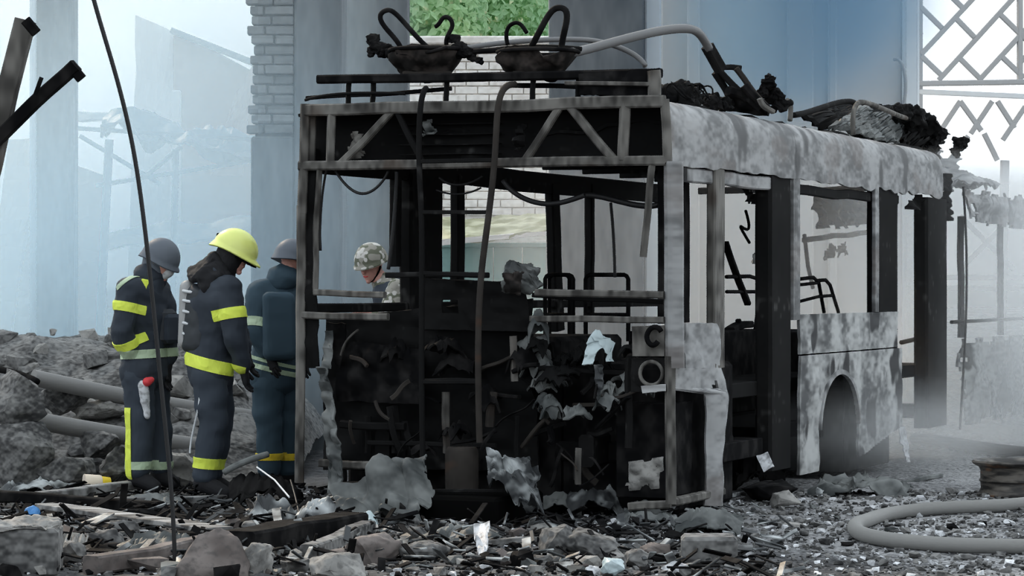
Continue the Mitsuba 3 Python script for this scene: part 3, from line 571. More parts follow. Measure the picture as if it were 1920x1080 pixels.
# hanging rags and lumps in the rear header
part(bus, 'hanging_scrap', sheet(rv(765, 208, .06), rv(830, 205, .06), rv(850, 280, .02), rv(775, 275, .02), 20, 20, .012, .16, 6, 71, .7), 'm_greysheet', 40, label='grey rag of burnt sheet hanging in the rear header')
part(bus, 'hanging_scrap', sheet(rv(955, 200, .06), rv(990, 200, .06), rv(985, 300, .04), rv(962, 300, .04), 12, 24, .012, .14, 7, 73, .6), 'm_soot', 40)
part(bus, 'hanging_scrap', sheet(rv(655, 235, .1), rv(690, 235, .1), rv(690, 305, .1), rv(650, 305, .1), 12, 18, .012, .10, 7, 75, .6), 'm_frame', 40)
# loose cables
for pts, v, rr in (([(628, 318), (648, 346), (678, 363), (708, 350), (728, 320)], .05, .009), ([(943, 338), (975, 368), (1020, 382), (1060, 378), (1096, 366)], .3, .016), ([(824, 332), (850, 346), (880, 343), (905, 330)], .4, .009), ([(1096, 366), (1140, 372), (1190, 384), (1235, 384)], .5, .018), ([(588, 320), (596, 400), (600, 470)], .12, .012), ([(612, 318), (603, 380), (600, 470)], .12, .008), ([(744, 322), (738, 420), (728, 505)], .2, .012), ([(1145, 380), (1150, 440), (1153, 520)], 1.2, .01), ([(818, 356), (860, 364), (902, 352)], .4, .006)):
    bt('hanging_cable', [rv(*q, v) for q in pts], rr, 'm_cable', 6, 24)
# ladder up the rear
ld = part(bus, 'ladder', tube([rv(800, 165, -.06), rv(790, 190, -.10), rv(786, 300, -.10), rv(790, 400, -.10), rv(791, 540, -.10), rv(793, 880, -.10)], .019, 8, 40), 'm_soot', True)
part(ld, 'rail', tube([rv(965, 158, .05), rv(944, 168, -.06), rv(934, 200, -.10), rv(928, 290, -.10), rv(914, 420, -.10), rv(902, 520, -.10), rv(899, 830, -.10)], .021, 8, 40), 'm_rust', True)
for a_, b_ in (((787, 303), (928, 300)), ((788, 398), (918, 398)), ((790, 512), (903, 516)), ((791, 716), (899, 716))): part(ld, 'rung', bar(rv(*a_, -.10), rv(*b_, -.10), .025), 'm_soot')
# seat frames: bent tube loops, seen through rear window and side windows
def seat(pts3, rails, parent=None):
    k = part(bus, 'seat_frame', tube(pts3, .015, 7, None), 'm_char', True)
    for a_, b_ in rails: part(k, 'rail', tube([a_, b_], .013, 6), 'm_char', True)
def loop(x0, x1, y0, y1, v, c=8): return [rv(x0, y1, v), rv(x0, y0 + c, v), rv(x0 + c * .4, y0 + c * .3, v), rv(x0 + c, y0, v), rv(x1 - c, y0, v), rv(x1 - c * .4, y0 + c * .3, v), rv(x1, y0 + c, v), rv(x1, y1, v)]
for x0_, x1_, v in ((1022, 1068, 2.2), (1098, 1178, 1.8), (1030, 1075, 3.2)):
    seat(loop(x0_, x1_, 515, 640, v), [(rv(x0_, 548, v), rv(x1_, 548, v)), (rv(x0_, 590, v), rv(x1_, 590, v))])
def sl(pts, u): return [su(*q, u) for q in pts]
U1 = 1.75
seat(sl([(1362, 519), (1405, 518), (1418, 522), (1426, 535), (1432, 580), (1440, 660)], U1), [(su(1362, 547, U1), su(1428, 547, U1)), (su(1425, 545, U1), su(1410, 660, U1)), (su(1440, 560, U1), su(1438, 660, U1))])
seat(sl([(1500, 523), (1525, 520), (1535, 530), (1545, 586)], U1), [(su(1500, 534, U1), su(1535, 530, U1)), (su(1500, 565, U1), su(1535, 556, U1))])
seat(sl([(1532, 526), (1548, 525), (1556, 534), (1572, 586)], U1), [(su(1535, 556, U1), su(1560, 554, U1))])
bp('seat_part', su(1360, 455, U1), su(1402, 570, U1), .05, .03, 'm_char', .02); bp('seat_part', su(1368, 620, U1), su(1404, 608, U1), .08, .05, 'm_char', .02); bp('seat_part', su(1384, 600, U1), su(1394, 645, U1), .04, .03, 'm_char', .0)
bt('grab_rail', sl([(1690, 642), (1716, 636), (1722, 655), (1734, 690)], 2.2), .02, sm=None)
bsheet('hanging_lining', (su(1385, 395, 1.2), su(1440, 400, 1.2), su(1440, 340, 1.2), su(1385, 340, 1.2)), 'm_char', n=20, m=16, amp=.06, freq=7, seed=80, ragged=.8)
bt('hanging_cable', sl([(1398, 395), (1402, 430), (1390, 425), (1405, 455)], 1.2), .012)
bsheet('hanging_lining', (su(1408, 500, .8), su(1424, 500, .8), su(1428, 466, .8), su(1404, 466, .8)), 'm_greysheet', n=14, m=14, amp=.05, freq=7, seed=83, ragged=.6)
bp('luggage_rail', su(1508, 450, .5), su(1640, 434, .5), .05, .05, 'm_soot', .02)
bsheet('hanging_lining', (su(1500, 352, .7), su(1642, 356, .7), su(1642, 425, .7), su(1512, 440, .7)), 'm_soot', n=40, m=20, amp=.12, freq=4, seed=85, ragged=.3)
bsheet('hanging_lining', (su(1512, 452, .4), su(1625, 440, .4), su(1610, 480, .4), su(1525, 500, .4)), 'm_soot', n=30, m=16, amp=.10, freq=4, seed=87, ragged=.7)
bt('side_post', sl([(1508, 440), (1515, 500), (1524, 540)], .5), .02, 'm_soot', sm=None)
# the front section beyond the bend
v0 = 7.2
bsheet('front_roof_panel', (B(2.5, v0, 2.30), B(2.5, v0 + 4.6, 2.35), B(2.5, v0 + 4.6, 1.95), B(2.5, v0, 1.98)), 'm_panel', n=60, m=18, amp=.10, freq=3, thick=.02, seed=90, ragged=.35)
bsheet('torn_roof_sheet', (B(2.45, v0 + .2, 2.36), B(2.45, v0 + 2.6, 2.30), B(1.7, v0 + 2.6, 2.75), B(1.7, v0 + .2, 2.62)), 'm_panel', n=40, m=20, amp=.25, freq=2.4, thick=.02, seed=92, ragged=.3)
bsheet('front_side_panel', (B(2.5, v0, 1.03), B(2.5, v0 + 4.6, 1.03), B(2.5, v0 + 4.6, .2), B(2.5, v0, .2)), 'm_whitepanel', n=70, m=22, amp=.07, freq=4, thick=.02, seed=94, ragged=.2)
bp('side_rail', B(2.5, v0, 1.14), B(2.5, v0 + 4.6, 1.14), .03, .03, 'm_soot', .02)
for px in (1806, 1880): bp('side_post', B(2.48, vof(px), 1.0), B(2.48, vof(px), 2.05), .05, .05, 'm_soot', .02)
bsheet('bellows', (B(2.46, 6.98, 2.4), B(2.46, 7.24, 2.4), B(2.46, 7.24, 2.0), B(2.46, 6.98, 2.0)), 'm_soot', n=14, m=20, amp=.10, freq=7, seed=97)
bp('ceiling_rib', B(.1, 7.6, 2.3), B(2.4, 7.6, 2.3), .06, .06, 'm_soot', .03)
# ---------------------------------------------------------------- on its roof: gantry, retriever baskets with hooked rods, trolley poles, boxes
R2('gantry_rail', (597, 149), (1240, 137), .06, .055, v=.12, mt='m_char', warp=.01); R2('gantry_rail', (575, 184), (846, 166), .03, .025, v=.3, mt='m_soot', warp=.02); R2('gantry_rail', (950, 160), (1235, 164), .03, .03, v=.35, mt='m_soot')
for px in (655, 700, 838, 1000, 1085): R2('gantry_post', (px, 150), (px - 2, 196), .03, v=.14, mt='m_soot')
bsheet('gantry_box', (rv(1088, 140, .1), rv(1238, 128, .1), rv(1240, 184, .1), rv(1090, 178, .1)), 'm_char', n=30, m=10, amp=.03, freq=6, seed=101, thick=.03)
R2('gantry_rail', (1060, 156), (1222, 158), .03, .025, v=.05, mt='m_frame'); R2('gantry_post', (1226, 132), (1228, 196), .07, v=.06, mt='m_frame')
bt('gantry_cable', [rv(572, 188, .1), rv(620, 178, .1), rv(760, 176, .1)], .01, 'm_soot')
def basket(x0, x1, y0, y1, v, seed):
    zt, zb_ = rv(x0, y0, v)[2], rv(x0, y1, v)[2]; c = rv((x0 + x1) / 2, y0, v); w = np.linalg.norm(rv(x1, y0, v) - rv(x0, y0, v)) / 2
    ang = np.linspace(0, 2 * np.pi, 29)[:-1]; rows = []
    for t in np.linspace(0, 1, 7):
        k = 1 - .42 * t ** 1.3
        rows.append([[c[0] + w * k * math.cos(a_), c[1] + .22 * k * math.sin(a_), zt + (zb_ - zt) * t + .02 * math.sin(3 * a_ + seed)] for a_ in np.r_[ang, ang[0]]])
    P = np.array(rows); P += (meshkit.fbm(P * 9 + seed, 3) - .5)[..., None] * .09
    k = part(bus, 'retriever_basket', grid_sheet(P, .012), 'm_brown', 40)
    part(k, 'rim', sweep([[c[0] + w * 1.02 * math.cos(a_), c[1] + .225 * math.sin(a_), zt] for a_ in ang], circ(.014, 6), closed=True), 'm_char', True)
    part(k, 'bottom', box((w * 1.3, .28, .03), (c[0], c[1], zb_ + .01)), 'm_rust'); return k
b1 = basket(738, 866, 97, 146, .3, 1); b2 = basket(940, 1078, 100, 146, .3, 2)
for bk_, pts, rr in ((b1, [(755, 98), (735, 66), (716, 42), (714, 27), (727, 19), (742, 26), (768, 54), (806, 92)], .016), (b1, [(837, 84), (842, 62), (848, 48), (844, 36), (834, 32), (826, 40), (816, 50)], .014),
                  (b2, [(952, 84), (950, 60), (957, 47), (970, 43), (980, 50), (988, 62)], .013), (b2, [(984, 106), (1010, 62), (1032, 24), (1045, 15), (1059, 18), (1063, 32), (1058, 60), (1053, 94)], .020)):
    part(bk_, 'hooked_rod', tube([rv(*q, .3) for q in pts], rr, 8, 40), 'm_char', True)
part(b1, 'rim_strap', tube([rv(745, 100, .12), rv(790, 100, .1), rv(838, 88, .12)], .012, 6, 12), 'm_char', True)
for k, (px, py, s) in enumerate(((700, 74, .05), (708, 90, .06), (722, 92, .05), (735, 100, .05), (716, 100, .035), (852, 74, .045), (862, 96, .07), (878, 98, .05), (898, 112, .03), (885, 108, .03), (696, 100, .03), (950, 94, .04), (975, 100, .03))):
    part(bus, 'burnt_fitting', boulder(200 + k, (s * 2.1, s * 2, s * 1.8), rv(px, py, .3), k, .35), 'm_char', 40)
for a_, b_, rr in (((690, 92), (740, 92), .015), ((880, 97), (940, 94), .018), ((862, 96), (905, 118), .016)): bt('burnt_arm', [rv(*a_, .3), rv(*b_, .3)], rr, sm=None)
bt('trolley_pole', [rv(862, 92, .5), rv(930, 82, .7), rv(1000, 76, .9), rv(1080, 74, 1.2), rv(1140, 82, 1.5), rv(1185, 100, 1.6), rv(1210, 124, 1.6)], .018, 'm_pole', 8, 40)
bt('trolley_pole', [rv(905, 96, .4), rv(1000, 88, .4), rv(1090, 92, .4)], .016, 'm_soot', 8, 20)
pl = part(bus, 'trolley_pole', tube([rv(1072, 98, .35), rv(1110, 90, .6), rv(1200, 66, 1.0), rv(1258, 55, 1.3), rv(1292, 54, 1.5), rv(1312, 64, 1.7), rv(1330, 92, 1.9)], .030, 10, 50, None), 'm_pole', True, label='long pale bent pole sweeping over the roof')
part(pl, 'spring_arm', bar(rv(1326, 86, 1.9), rv(1352, 132, 2.0), .08, .07), 'm_char')
for a_, b_, w, mt in (((1338, 122), (1425, 205), .06, 'm_soot'), ((1340, 136), (1372, 198), .05, 'm_soot'), ((1350, 128), (1388, 128), .05, 'm_soot'), ((1380, 128), (1438, 200), .05, 'm_rust'), ((1365, 170), (1400, 185), .09, 'm_char'), ((1395, 160), (1440, 205), .07, 'm_char'), ((1424, 185), (1450, 210), .04, 'm_frame')):
    bp('pole_base_arm', rv(*a_, 2.1), rv(*b_, 2.2), w, w * .7, mt, .03)
part(bus, 'pole_base_plate', sheet(rv(1372, 160, 2.2), rv(1440, 195, 2.2), rv(1445, 212, 2.3), rv(1365, 205, 2.3), 14, 10, .03, .06, 6, 7), 'm_char', 40)
for k, (px, py, s, v) in enumerate(((1262, 176, .10, 1.0), (1285, 182, .09, 1.0), (1275, 168, .07, 1.1), (1300, 188, .07, 1.2), (1338, 190, .07, 1.8), (1360, 195, .06, 1.9), (1442, 160, .05, 2.4), (1455, 182, .08, 2.5), (1428, 172, .05, 2.4), (1466, 200, .07, 2.5), (1444, 148, .035, 2.4))):
    part(bus, 'burnt_fitting', boulder(230 + k, (s * 2.4, s * 2, s * 2), rv(px, py, v), k, .5), ('m_char', 'm_soot')[k % 2], 40)
for k in range(7):
    r = np.random.default_rng(60 + k); c_ = rv(1275 + 6 * k, 184, .9 + .1 * k)
    part(bus, 'wire_coil', tube([c_ + [.09 * math.cos(t), .09 * math.sin(t), .05 * math.sin(t * 2 + k) + .04] for t in np.linspace(0, 5.5, 9)], .006, 5, 20), 'm_char', True)
# boxes and hoops further along the roof
hx = part(bus, 'roof_box', sheet(su(1488, 218, 2.0), su(1770, 290, 2.0), su(1700, 205, 1.6), su(1585, 190, 1.6), 40, 16, .03, .10, 3, 5), 'm_soot', 40)
bsheet('roof_box', (su(1560, 235, 2.1), su(1690, 268, 2.1), su(1690, 215, 1.9), su(1612, 200, 1.9)), 'm_greysheet', n=30, m=14, amp=.10, freq=4, seed=113, thick=.03)
bsheet('roof_box', (su(1690, 262, 2.1), su(1775, 285, 2.1), su(1765, 235, 1.8), su(1700, 205, 1.8)), 'm_soot', n=30, m=18, amp=.18, freq=5, seed=115, thick=.03, ragged=.3)
bt('roof_hoop', sl([(1600, 252), (1600, 215), (1606, 196), (1622, 192), (1660, 206), (1700, 222)], 2.3), .02, 'm_frame', 8, 30); bt('roof_hoop', sl([(1481, 226), (1482, 198), (1476, 188)], 2.3), .018, 'm_frame', 8, 14); bt('roof_hoop', sl([(1488, 216), (1540, 202), (1588, 190), (1605, 196)], 2.2), .022, 'm_soot', 8, 20)
for k, (px, py, s) in enumerate(((1690, 215, .08), (1715, 222, .12), (1740, 232, .12), (1755, 250, .10), (1700, 205, .05), (1680, 205, .05), (1800, 268, .07), (1790, 285, .05))):
    part(bus, 'burnt_fitting', boulder(260 + k, (s * 2.6, s * 2.2, s * 2), su(px, py, 2.1), k, .5), 'm_soot', 40)
# ---------------------------------------------------------------- people
def N3(v): v = np.asarray(v, float); return v / np.linalg.norm(v)
def chain(*pr):
    out = []
    sp = [m3.Manifold.sphere(r, 18).translate(list(map(float, p))) for p, r in pr]
    if len(sp) == 1: return sp
    for a, b in zip(sp, sp[1:]): out.append(m3.Manifold.batch_hull([a, b]))
    return out
def hull(*pr): return [m3.Manifold.batch_hull([m3.Manifold.sphere(r, 18).translate(list(map(float, p))) for p, r in pr])]
def fuse(parts, edge=.03, it=8, fold=0.0, freq=9.0, seed=0):
    m = m3.Manifold.batch_boolean(parts, m3.OpType.Add).refine_to_length(edge).to_mesh()
    t = trimesh.Trimesh(m.vert_properties[:, :3].astype(float), m.tri_verts, process=True)
    if it: trimesh.smoothing.filter_taubin(t, iterations=it)
    if fold:
        q = t.vertices * np.array([1, 1, 1.6]) * freq + seed * 9.1
        t.vertices += t.vertex_normals * ((meshkit.fbm(q, 3) - .5) * 2 * fold)[:, None]
    return t
def solid(t): return m3.Manifold(m3.Mesh(np.asarray(t.vertices, np.float32), np.asarray(t.faces, np.uint32)))
def axes(z, hint=(0, 0, 1)):
    z = N3(z); x = np.cross(hint, z)
    if np.linalg.norm(x) < .1: x = np.cross((1, 0, 0), z)
    x = N3(x); return np.stack([x, np.cross(z, x), z], 1)
def band(cloth, center, axis, width, R=.15, grow=.007, hint=(0, 0, 1), Ry=None):
    t = cloth.copy(); t.vertices = t.vertices + t.vertex_normals * grow
    b = box((2 * R, 2 * (Ry or R), width), center, axes(axis, hint), .001)
    m = (solid(t) ^ solid(b)).to_mesh()
    return trimesh.Trimesh(m.vert_properties[:, :3].astype(float), m.tri_verts)
def finger(p0, d, curl, L, r):
    """three phalanges, each bent towards curl"""
    pts, d = [(p0, r)], N3(d)
    for k, f in enumerate((.45, .31, .24)):
        p0 = p0 + d * L * f; pts.append((p0, r * (1 - .10 * (k + 1)))); d = N3(d + curl * .45)
    return chain(*pts)
def hand(wrist, d, palm, thumb_side, grow=0.0):
    """palm, four unequal curled fingers and a thumb from the side of the palm"""
    d, palm = N3(d), N3(palm); s = N3(np.cross(d, palm)) * thumb_side; w = np.asarray(wrist, float); g = grow
    P = hull((w, .026 + g), (w + d * .085 + s * .028, .015 + g), (w + d * .085 - s * .030, .014 + g), (w + d * .03 + s * .026, .016 + g))
    for k, (o, L) in enumerate(((.030, .072), (.010, .080), (-.011, .074), (-.031, .058))):
        P += finger(w + d * (.088 - .006 * abs(k - 1)) + s * o, d + s * (.10 - .07 * k), palm, L, .0088 + g)
    P += chain((w + d * .025 + s * .030, .013 + g), (w + d * .055 + s * .052 + palm * .012, .011 + g), (w + d * .085 + s * .056 + palm * .028, .0095 + g))
    return P
def head_parts(c, f, u, k=1.0):
    f, u = N3(f), N3(u); u = N3(u - f * (u @ f)); s = np.cross(f, u); c = np.asarray(c, float); k = k * .96
    P = hull((c + u * .035 - f * .015, .094 * k), (c + u * .03 + f * .012, .085 * k), (c - u * .075 + f * .050, .046 * k), (c - u * .03 + f * .035, .066 * k))
    P += chain((c + f * .098 * k + u * .015, .010), (c + f * .113 * k - u * .022, .014)) + chain((c + f * .088 - u * .058 - s * .018, .010), (c + f * .090 - u * .058 + s * .018, .010))
    P += chain((c + f * .080 - u * .105, .020)) + chain((c + f * .086 + u * .030 - s * .034, .014), (c + f * .086 + u * .030 + s * .034, .014))
    for e in (-1, 1): P += hull((c + s * e * .082 - f * .005 + u * .012, .014), (c + s * e * .078 - f * .008 - u * .03, .010))
    return P, f, u, s
def helmet(c, f, u, size=(.152, .122, .125), cut=-.030, brim=.018, peak=.0):
    f, u = N3(f), N3(u); u = N3(u - f * (u @ f)); s = np.cross(f, u); c = np.asarray(c, float)
    A = np.stack([f, s, u], 1)
    n, m = 36, 14; V = []; F = []
    rows = [(1.03 + brim / .14, cut - .004), (1.03 + brim / .14, cut + .006), (1.0, cut + .022)] + [(math.cos(t), cut + .022 + (1 - (cut + .022) / size[2]) * 0 + (size[2] - cut - .022) * math.sin(t)) for t in np.linspace(.12, np.pi / 2 - .04, m)]
    for k, z in rows:
        for i in range(n):
            a = 2 * np.pi * i / n; x, y = size[0] * k * math.cos(a), size[1] * k * math.sin(a)
            if z < cut + .01 and math.cos(a) > 0: x += peak * math.cos(a) ** 2; zz = z - .25 * peak * math.cos(a) ** 2
            elif z < cut + .01: zz = z - .03 * math.cos(a) ** 2
            else: zz = z
            V.append(A @ np.array([x, y, zz]) + c)
    r = len(rows)
    for q in range(r - 1):
        for i in range(n): a, b, j = q * n + i, q * n + (i + 1) % n, n; F += [[a, b, b + j], [a, b + j, a + j]]
    V.append(c + u * (size[2] + .001)); V.append(c + u * (cut + .02))
    for i in range(n): F += [[(r - 1) * n + i, (r - 1) * n + (i + 1) % n, r * n], [(i + 1) % n, i, r * n + 1]]
    return outward(trimesh.Trimesh(V, F, process=False)), A
def figure(label, J, hd, fwd, up, k=1.0, jacket='m_jacket', trousers='m_trousers', glove='m_glove', seed=0, bulk=1.0, collar='m_jacket', hand_thumb=(-1, 1)):
    """J: joints in 3-D. One continuous body, with clothes over it as parts."""
    t = thing('person', label, 'person'); g = {a: np.asarray(b, float) for a, b in J.items()}
    hp, f, u, s = head_parts(hd, fwd, up, k)
    P = hp + chain((np.asarray(hd) - u * .06 - f * .01, .062), (g['neck'], .064), (g['chest'], .10))
    P += hull((g['shN'], .07), (g['shF'], .07), (g['chest'], .12), (g['belly'], .12)) + hull((g['belly'], .12), (g['pelvis'], .13), (g['hipN'], .085), (g['hipF'], .085))
    hands = []
    for e, th in (('N', hand_thumb[0]), ('F', hand_thumb[1])):
        P += chain((g['sh' + e], .066), (g['el' + e], .048), (g['ha' + e], .034))
        d = N3(g['ha' + e] - g['el' + e] * .8 - g['sh' + e] * .2); pv = N3(np.cross(d, np.cross(N3(fwd) * [1, 1, 0] + 1e-6, d)) + 1e-6)
        P += hand(g['ha' + e], d, pv, th); hands.append((e, g['ha' + e], d, pv, th))
        P += chain((g['hip' + e], .088), (g['kn' + e], .058), (g['an' + e], .042), (g['to' + e], .036))
    part(t, 'body', fuse(P, .018, 5), 'm_skin', True)
    b = bulk
    C = hull((g['shN'], .098 * b), (g['shF'], .098 * b), (g['chest'], .155 * b), (g['belly'], .150 * b)) + hull((g['belly'], .150 * b), (g['pelvis'], .165 * b), (g['hipN'], .125 * b), (g['hipF'], .125 * b))
    C += chain((g['chest'], .13 * b), (g['neck'], .095 * b))
    for e in 'NF': C += chain((g['sh' + e], .098 * b), (g['el' + e], .082 * b), (g['ha' + e] - .2 * (g['ha' + e] - g['el' + e]), .062 * b))
    jm = fuse(C, .028, 5, .022, 7, seed); jk = part(t, 'jacket', jm, jacket, True)
    L = hull((g['pelvis'], .150 * b), (g['hipN'], .122 * b), (g['hipF'], .122 * b))
    for e in 'NF': L += chain((g['hip' + e], .122 * b), (g['kn' + e], .096 * b), (g['an' + e] + [0, 0, .05], .086 * b))
    tm = fuse(L, .028, 5, .022, 6.5, seed + 3); tk = part(t, 'trousers', tm, trousers, True)
    for e in 'NF':
        a, o = g['an' + e], g['to' + e]; a2 = a + [0, 0, -.02]
        part(t, 'boot', fuse(chain((a + [0, 0, .10], .070), (a2, .062)) + hull((a2, .058), (o, .046), (o - (o - a) * .5, .052), (a2 - .25 * (o - a) * [1, 1, 0], .045)), .025, 4), 'm_glove', True)
    if glove:
        for e, p, d, pv, th in hands: part(t, 'glove', fuse(hand(p, d, pv, th, .004) + chain((p - d * .05, .045), (p, .036)), .012, 3), glove, True)
    cm = part(t, 'collar', fuse(chain((g['neck'] - u * .02 - f * .03, .105 * b), (g['neck'] + s * .03 - f * .02, .10 * b), (g['neck'] - s * .03, .10 * b)), .03, 5, .014, 12, seed + 7), collar, True)
    return t, jk, jm, tk, tm, f, u, s
def pj(Y, **k): return {a: W(v[0], v[1], Y + (v[2] if len(v) > 2 else 0)) for a, v in k.items()}

# the middle one: yellow-green helmet, breathing-apparatus pack
Y2 = 18.2
J = pj(Y2, neck=(412, 512), chest=(398, 565), belly=(398, 630), pelvis=(394, 690), shN=(430, 545, -.17), elN=(440, 625, -.20), haN=(457, 694, -.10), shF=(398, 540, .19), elF=(440, 612, .24), haF=(462, 668, .20),
       hipN=(392, 705, -.09), knN=(400, 800, -.10), anN=(384, 902, -.08), toN=(424, 926, -.14), hipF=(404, 705, .10), knF=(412, 800, .12), anF=(394, 898, .13), toF=(432, 920, .12))
hd2, f2, u2 = W(442, 474, Y2), (.80, -.10, -.42), (.42, 0, .85)
p2, jk, jm, tk, tm, f, u, s = figure('firefighter with a yellow-green helmet and bowed head, between two grey-helmeted colleagues', J, hd2, f2, u2, 1.0, seed=2)
hm, A = helmet(hd2 + u * .030 - f * .012, f2, u2, (.158, .128, .130), -.035, .012, .03)
hk = part(p2, 'helmet', hm, 'm_yellowhelmet', True, label='yellow-green firefighter helmet')
part(hk, 'visor_edge', sweep([hd2 + u * (.030 - .045 - .008 * math.cos(a)) - f * .012 + f * .172 * math.cos(a) + s * .132 * math.sin(a) for a in np.linspace(-1.3, 1.3, 16)], rect(.02, .014)), 'm_black')
part(hk, 'knob', boulder(3, (.045, .03, .03), hd2 + u * .045 - s * .128 + f * .0, 0, .05), 'm_black', True); part(hk, 'knob', boulder(4, (.03, .03, .03), hd2 + u * .05 - f * .165, 0, .05), 'm_black', True)
part(p2, 'balaclava', fuse(hull((hd2 + u * .02 - f * .012, .112), (hd2 - u * .06 - f * .025, .100), (J['neck'], .085)), .025, 4, .006, 16, 4), 'm_glove', True)
part(p2, 'hood', fuse(hull((W(356, 518, Y2), .03), (W(366, 520, Y2 - .09), .03), (W(362, 508, Y2 + .1), .03), (W(405, 486, Y2 - .07), .045), (W(405, 484, Y2 + .08), .045), (W(418, 512, Y2 - .08), .05)) + hull((W(380, 515, Y2 - .10), .05), (W(384, 545, Y2 - .13), .02), (W(408, 520, Y2 - .12), .04)), .02, 3, .026, 13, 5), 'm_glove', True)
def arm_band(pp, jk, jm, a, b, t, w, mt='m_hivis', R=.125): part(jk, 'reflective_band', band(jm, a + (b - a) * t, b - a, w, R), mt)
arm_band(p2, jk, jm, W(428, 540, Y2 - .18), W(440, 620, Y2 - .2), .60, .075, R=.12)
part(jk, 'reflective_band', band(jm, W(393, 682, Y2), N3(W(345, 672, Y2) - W(440, 696, Y2))[[2, 1, 0]] * [-1, 1, 1] if False else np.array([.25, 0, 1.0]), .085, .26), 'm_hivis')
for e, x in (('N', 384), ('F', 396)): part(tk, 'reflective_band', band(tm, W(x, 868, Y2 + (-.08 if e == 'N' else .13)), (.1, 0, 1), .072, .12), 'm_hivis')
part(jk, 'piping', tube([W(360, 718, Y2 - .02), W(374, 745, Y2 - .17), W(366, 790, Y2 - .15), W(356, 850, Y2 - .12)], .007, 6, 20), 'm_silver', True)
pk = part(p2, 'air_pack', fuse(hull((W(366, 550, Y2), .06), (W(362, 645, Y2), .075), (W(376, 555, Y2 - .07), .05), (W(374, 645, Y2 - .09), .06)), .03, 5, .02, 9, 3), 'm_pack', True, label='dark breathing-apparatus pack on the back')
part(pk, 'cylinder', fuse(chain((W(352, 540, Y2 + .03), .055), (W(350, 640, Y2 + .03), .06)), .025, 2), 'm_steel', True)
for yy in (545, 563, 583, 605, 625): part(pk, 'strap', tube([W(343, yy, Y2 - .03), W(352, yy + 2, Y2 - .05), W(362, yy + 3, Y2 - .07)], .011, 6, 8), 'm_silver', True)
# the left one: grey helmet, dust mask, chest gear
Y1 = 18.6
J = pj(Y1, neck=(284, 522), chest=(268, 570), belly=(270, 632), pelvis=(270, 690), shN=(243, 545, -.19), elN=(229, 620, -.22), haN=(246, 672, -.14), shF=(295, 545, .14), elF=(316, 615, .12), haF=(313, 690, .06),
       hipN=(258, 705, -.09), knN=(264, 795, -.10), anN=(259, 892, -.08), toN=(290, 912, -.14), hipF=(286, 705, .10), knF=(296, 795, .12), anF=(299, 888, .10), toF=(326, 905, .06))
hd1, f1, u1 = W(303, 487, Y1), (.72, -.28, -.40), (.36, -.1, .90)
p1, jk, jm, tk, tm, f, u, s = figure('grey-helmeted firefighter with a white dust mask, behind the long hanging wire', J, hd1, f1, u1, 1.0, seed=12, bulk=.98)
hm, A = helmet(hd1 + u * .026 - f * .012, f1, u1, (.140, .122, .122), -.045, .006, .012); part(p1, 'helmet', hm, 'm_greyhelmet', True, label='grey ballistic-style helmet')
part(p1, 'dust_mask', fuse(hull((hd1 + f * .085 - u * .05, .040), (hd1 + f * .10 - u * .035, .028), (hd1 + f * .06 - u * .085, .04)), .012, 3), 'm_white', True, label='white dust mask')
part(p1, 'neck_guard', fuse(hull((hd1 - f * .04 - u * .02, .092), (J['neck'], .075), (hd1 - u * .06 - f * .01, .086)), .025, 3, .006, 14, 6), 'm_greyhelmet', True)
arm_band(p1, jk, jm, J['shN'], J['elN'], .42, .065, R=.12); arm_band(p1, jk, jm, J['elN'], J['haN'], .45, .06, R=.11)
part(jk, 'reflective_band', band(jm, W(270, 663, Y1), (-.05, 0, 1), .06, .24), 'm_pale')
part(jk, 'shoulder_band', band(jm, W(240, 527, Y1 - .2), (-.5, .1, .6), .03, .08, .007), 'm_pale')
part(jk, 'chest_band', band(jm, W(270, 548, Y1 - .1), (.95, 0, -.2), .045, .09, .008), 'm_hivis')
for e, x in (('N', 262), ('F', 299)): part(tk, 'reflective_band', band(tm, W(x, 872, Y1 + (-.08 if e == 'N' else .11)), (.0, 0, 1), .055, .12), 'm_pale')
part(tk, 'side_stripe', band(tm, W(243, 835, Y1 - .1), (1, -.1, 0), .05, .13, .009, (0, 0, 1), .26), 'm_hivis', label='yellow stripe down the trouser leg')
part(p1, 'chest_pouch', box((.19, .14, .24), W(305, 612, Y1 + .0), rot(.2), .03), 'm_pack'); part(p1, 'chest_pouch', box((.12, .12, .20), W(324, 616, Y1 - .05), rot(.2), .03), 'm_jacket')
ng = part(p1, 'hanging_glove', fuse(hull((W(268, 722, Y1 - .2), .035), (W(272, 750, Y1 - .2), .036)) + chain((W(272, 750, Y1 - .2), .03), (W(276, 780, Y1 - .2), .022)), .012, 3, .006, 22, 3), 'm_white', True, label='white rag clipped at the thigh')
part(ng, 'red_tip', fuse(chain((W(276, 716, Y1 - .22), .032), (W(284, 712, Y1 - .2), .02)), .012, 2), 'm_red', True)
# the right one: grey helmet, half hidden by the bus
Y3 = 19.5
J = pj(Y3, neck=(532, 522), chest=(515, 570), belly=(515, 635), pelvis=(515, 700), shN=(490, 548, -.06), elN=(480, 618, -.14), haN=(505, 668, -.16), shF=(556, 548, .10), elF=(572, 615, .12), haF=(570, 668, .02),
       hipN=(501, 715, -.04), knN=(505, 800, -.06), anN=(505, 890, -.05), toN=(520, 905, .03), hipF=(532, 715, .08), knF=(537, 800, .10), anF=(535, 890, .12), toF=(552, 903, .16))
hd3, f3, u3 = W(548, 487, Y3), (.55, .70, -.32), (.2, .2, .9)
p3, jk, jm, tk, tm, f, u, s = figure('firefighter in a blue-green jacket, half hidden by the left rear post of the bus', J, hd3, f3, u3, 1.0, 'm_bluejacket', 'm_bluejacket', seed=22, bulk=1.03, collar='m_bluejacket')
hm, A = helmet(hd3 + u * .026 - f * .012, f3, u3, (.142, .124, .125), -.045, .006, .01); part(p3, 'helmet', hm, 'm_greyhelmet', True)
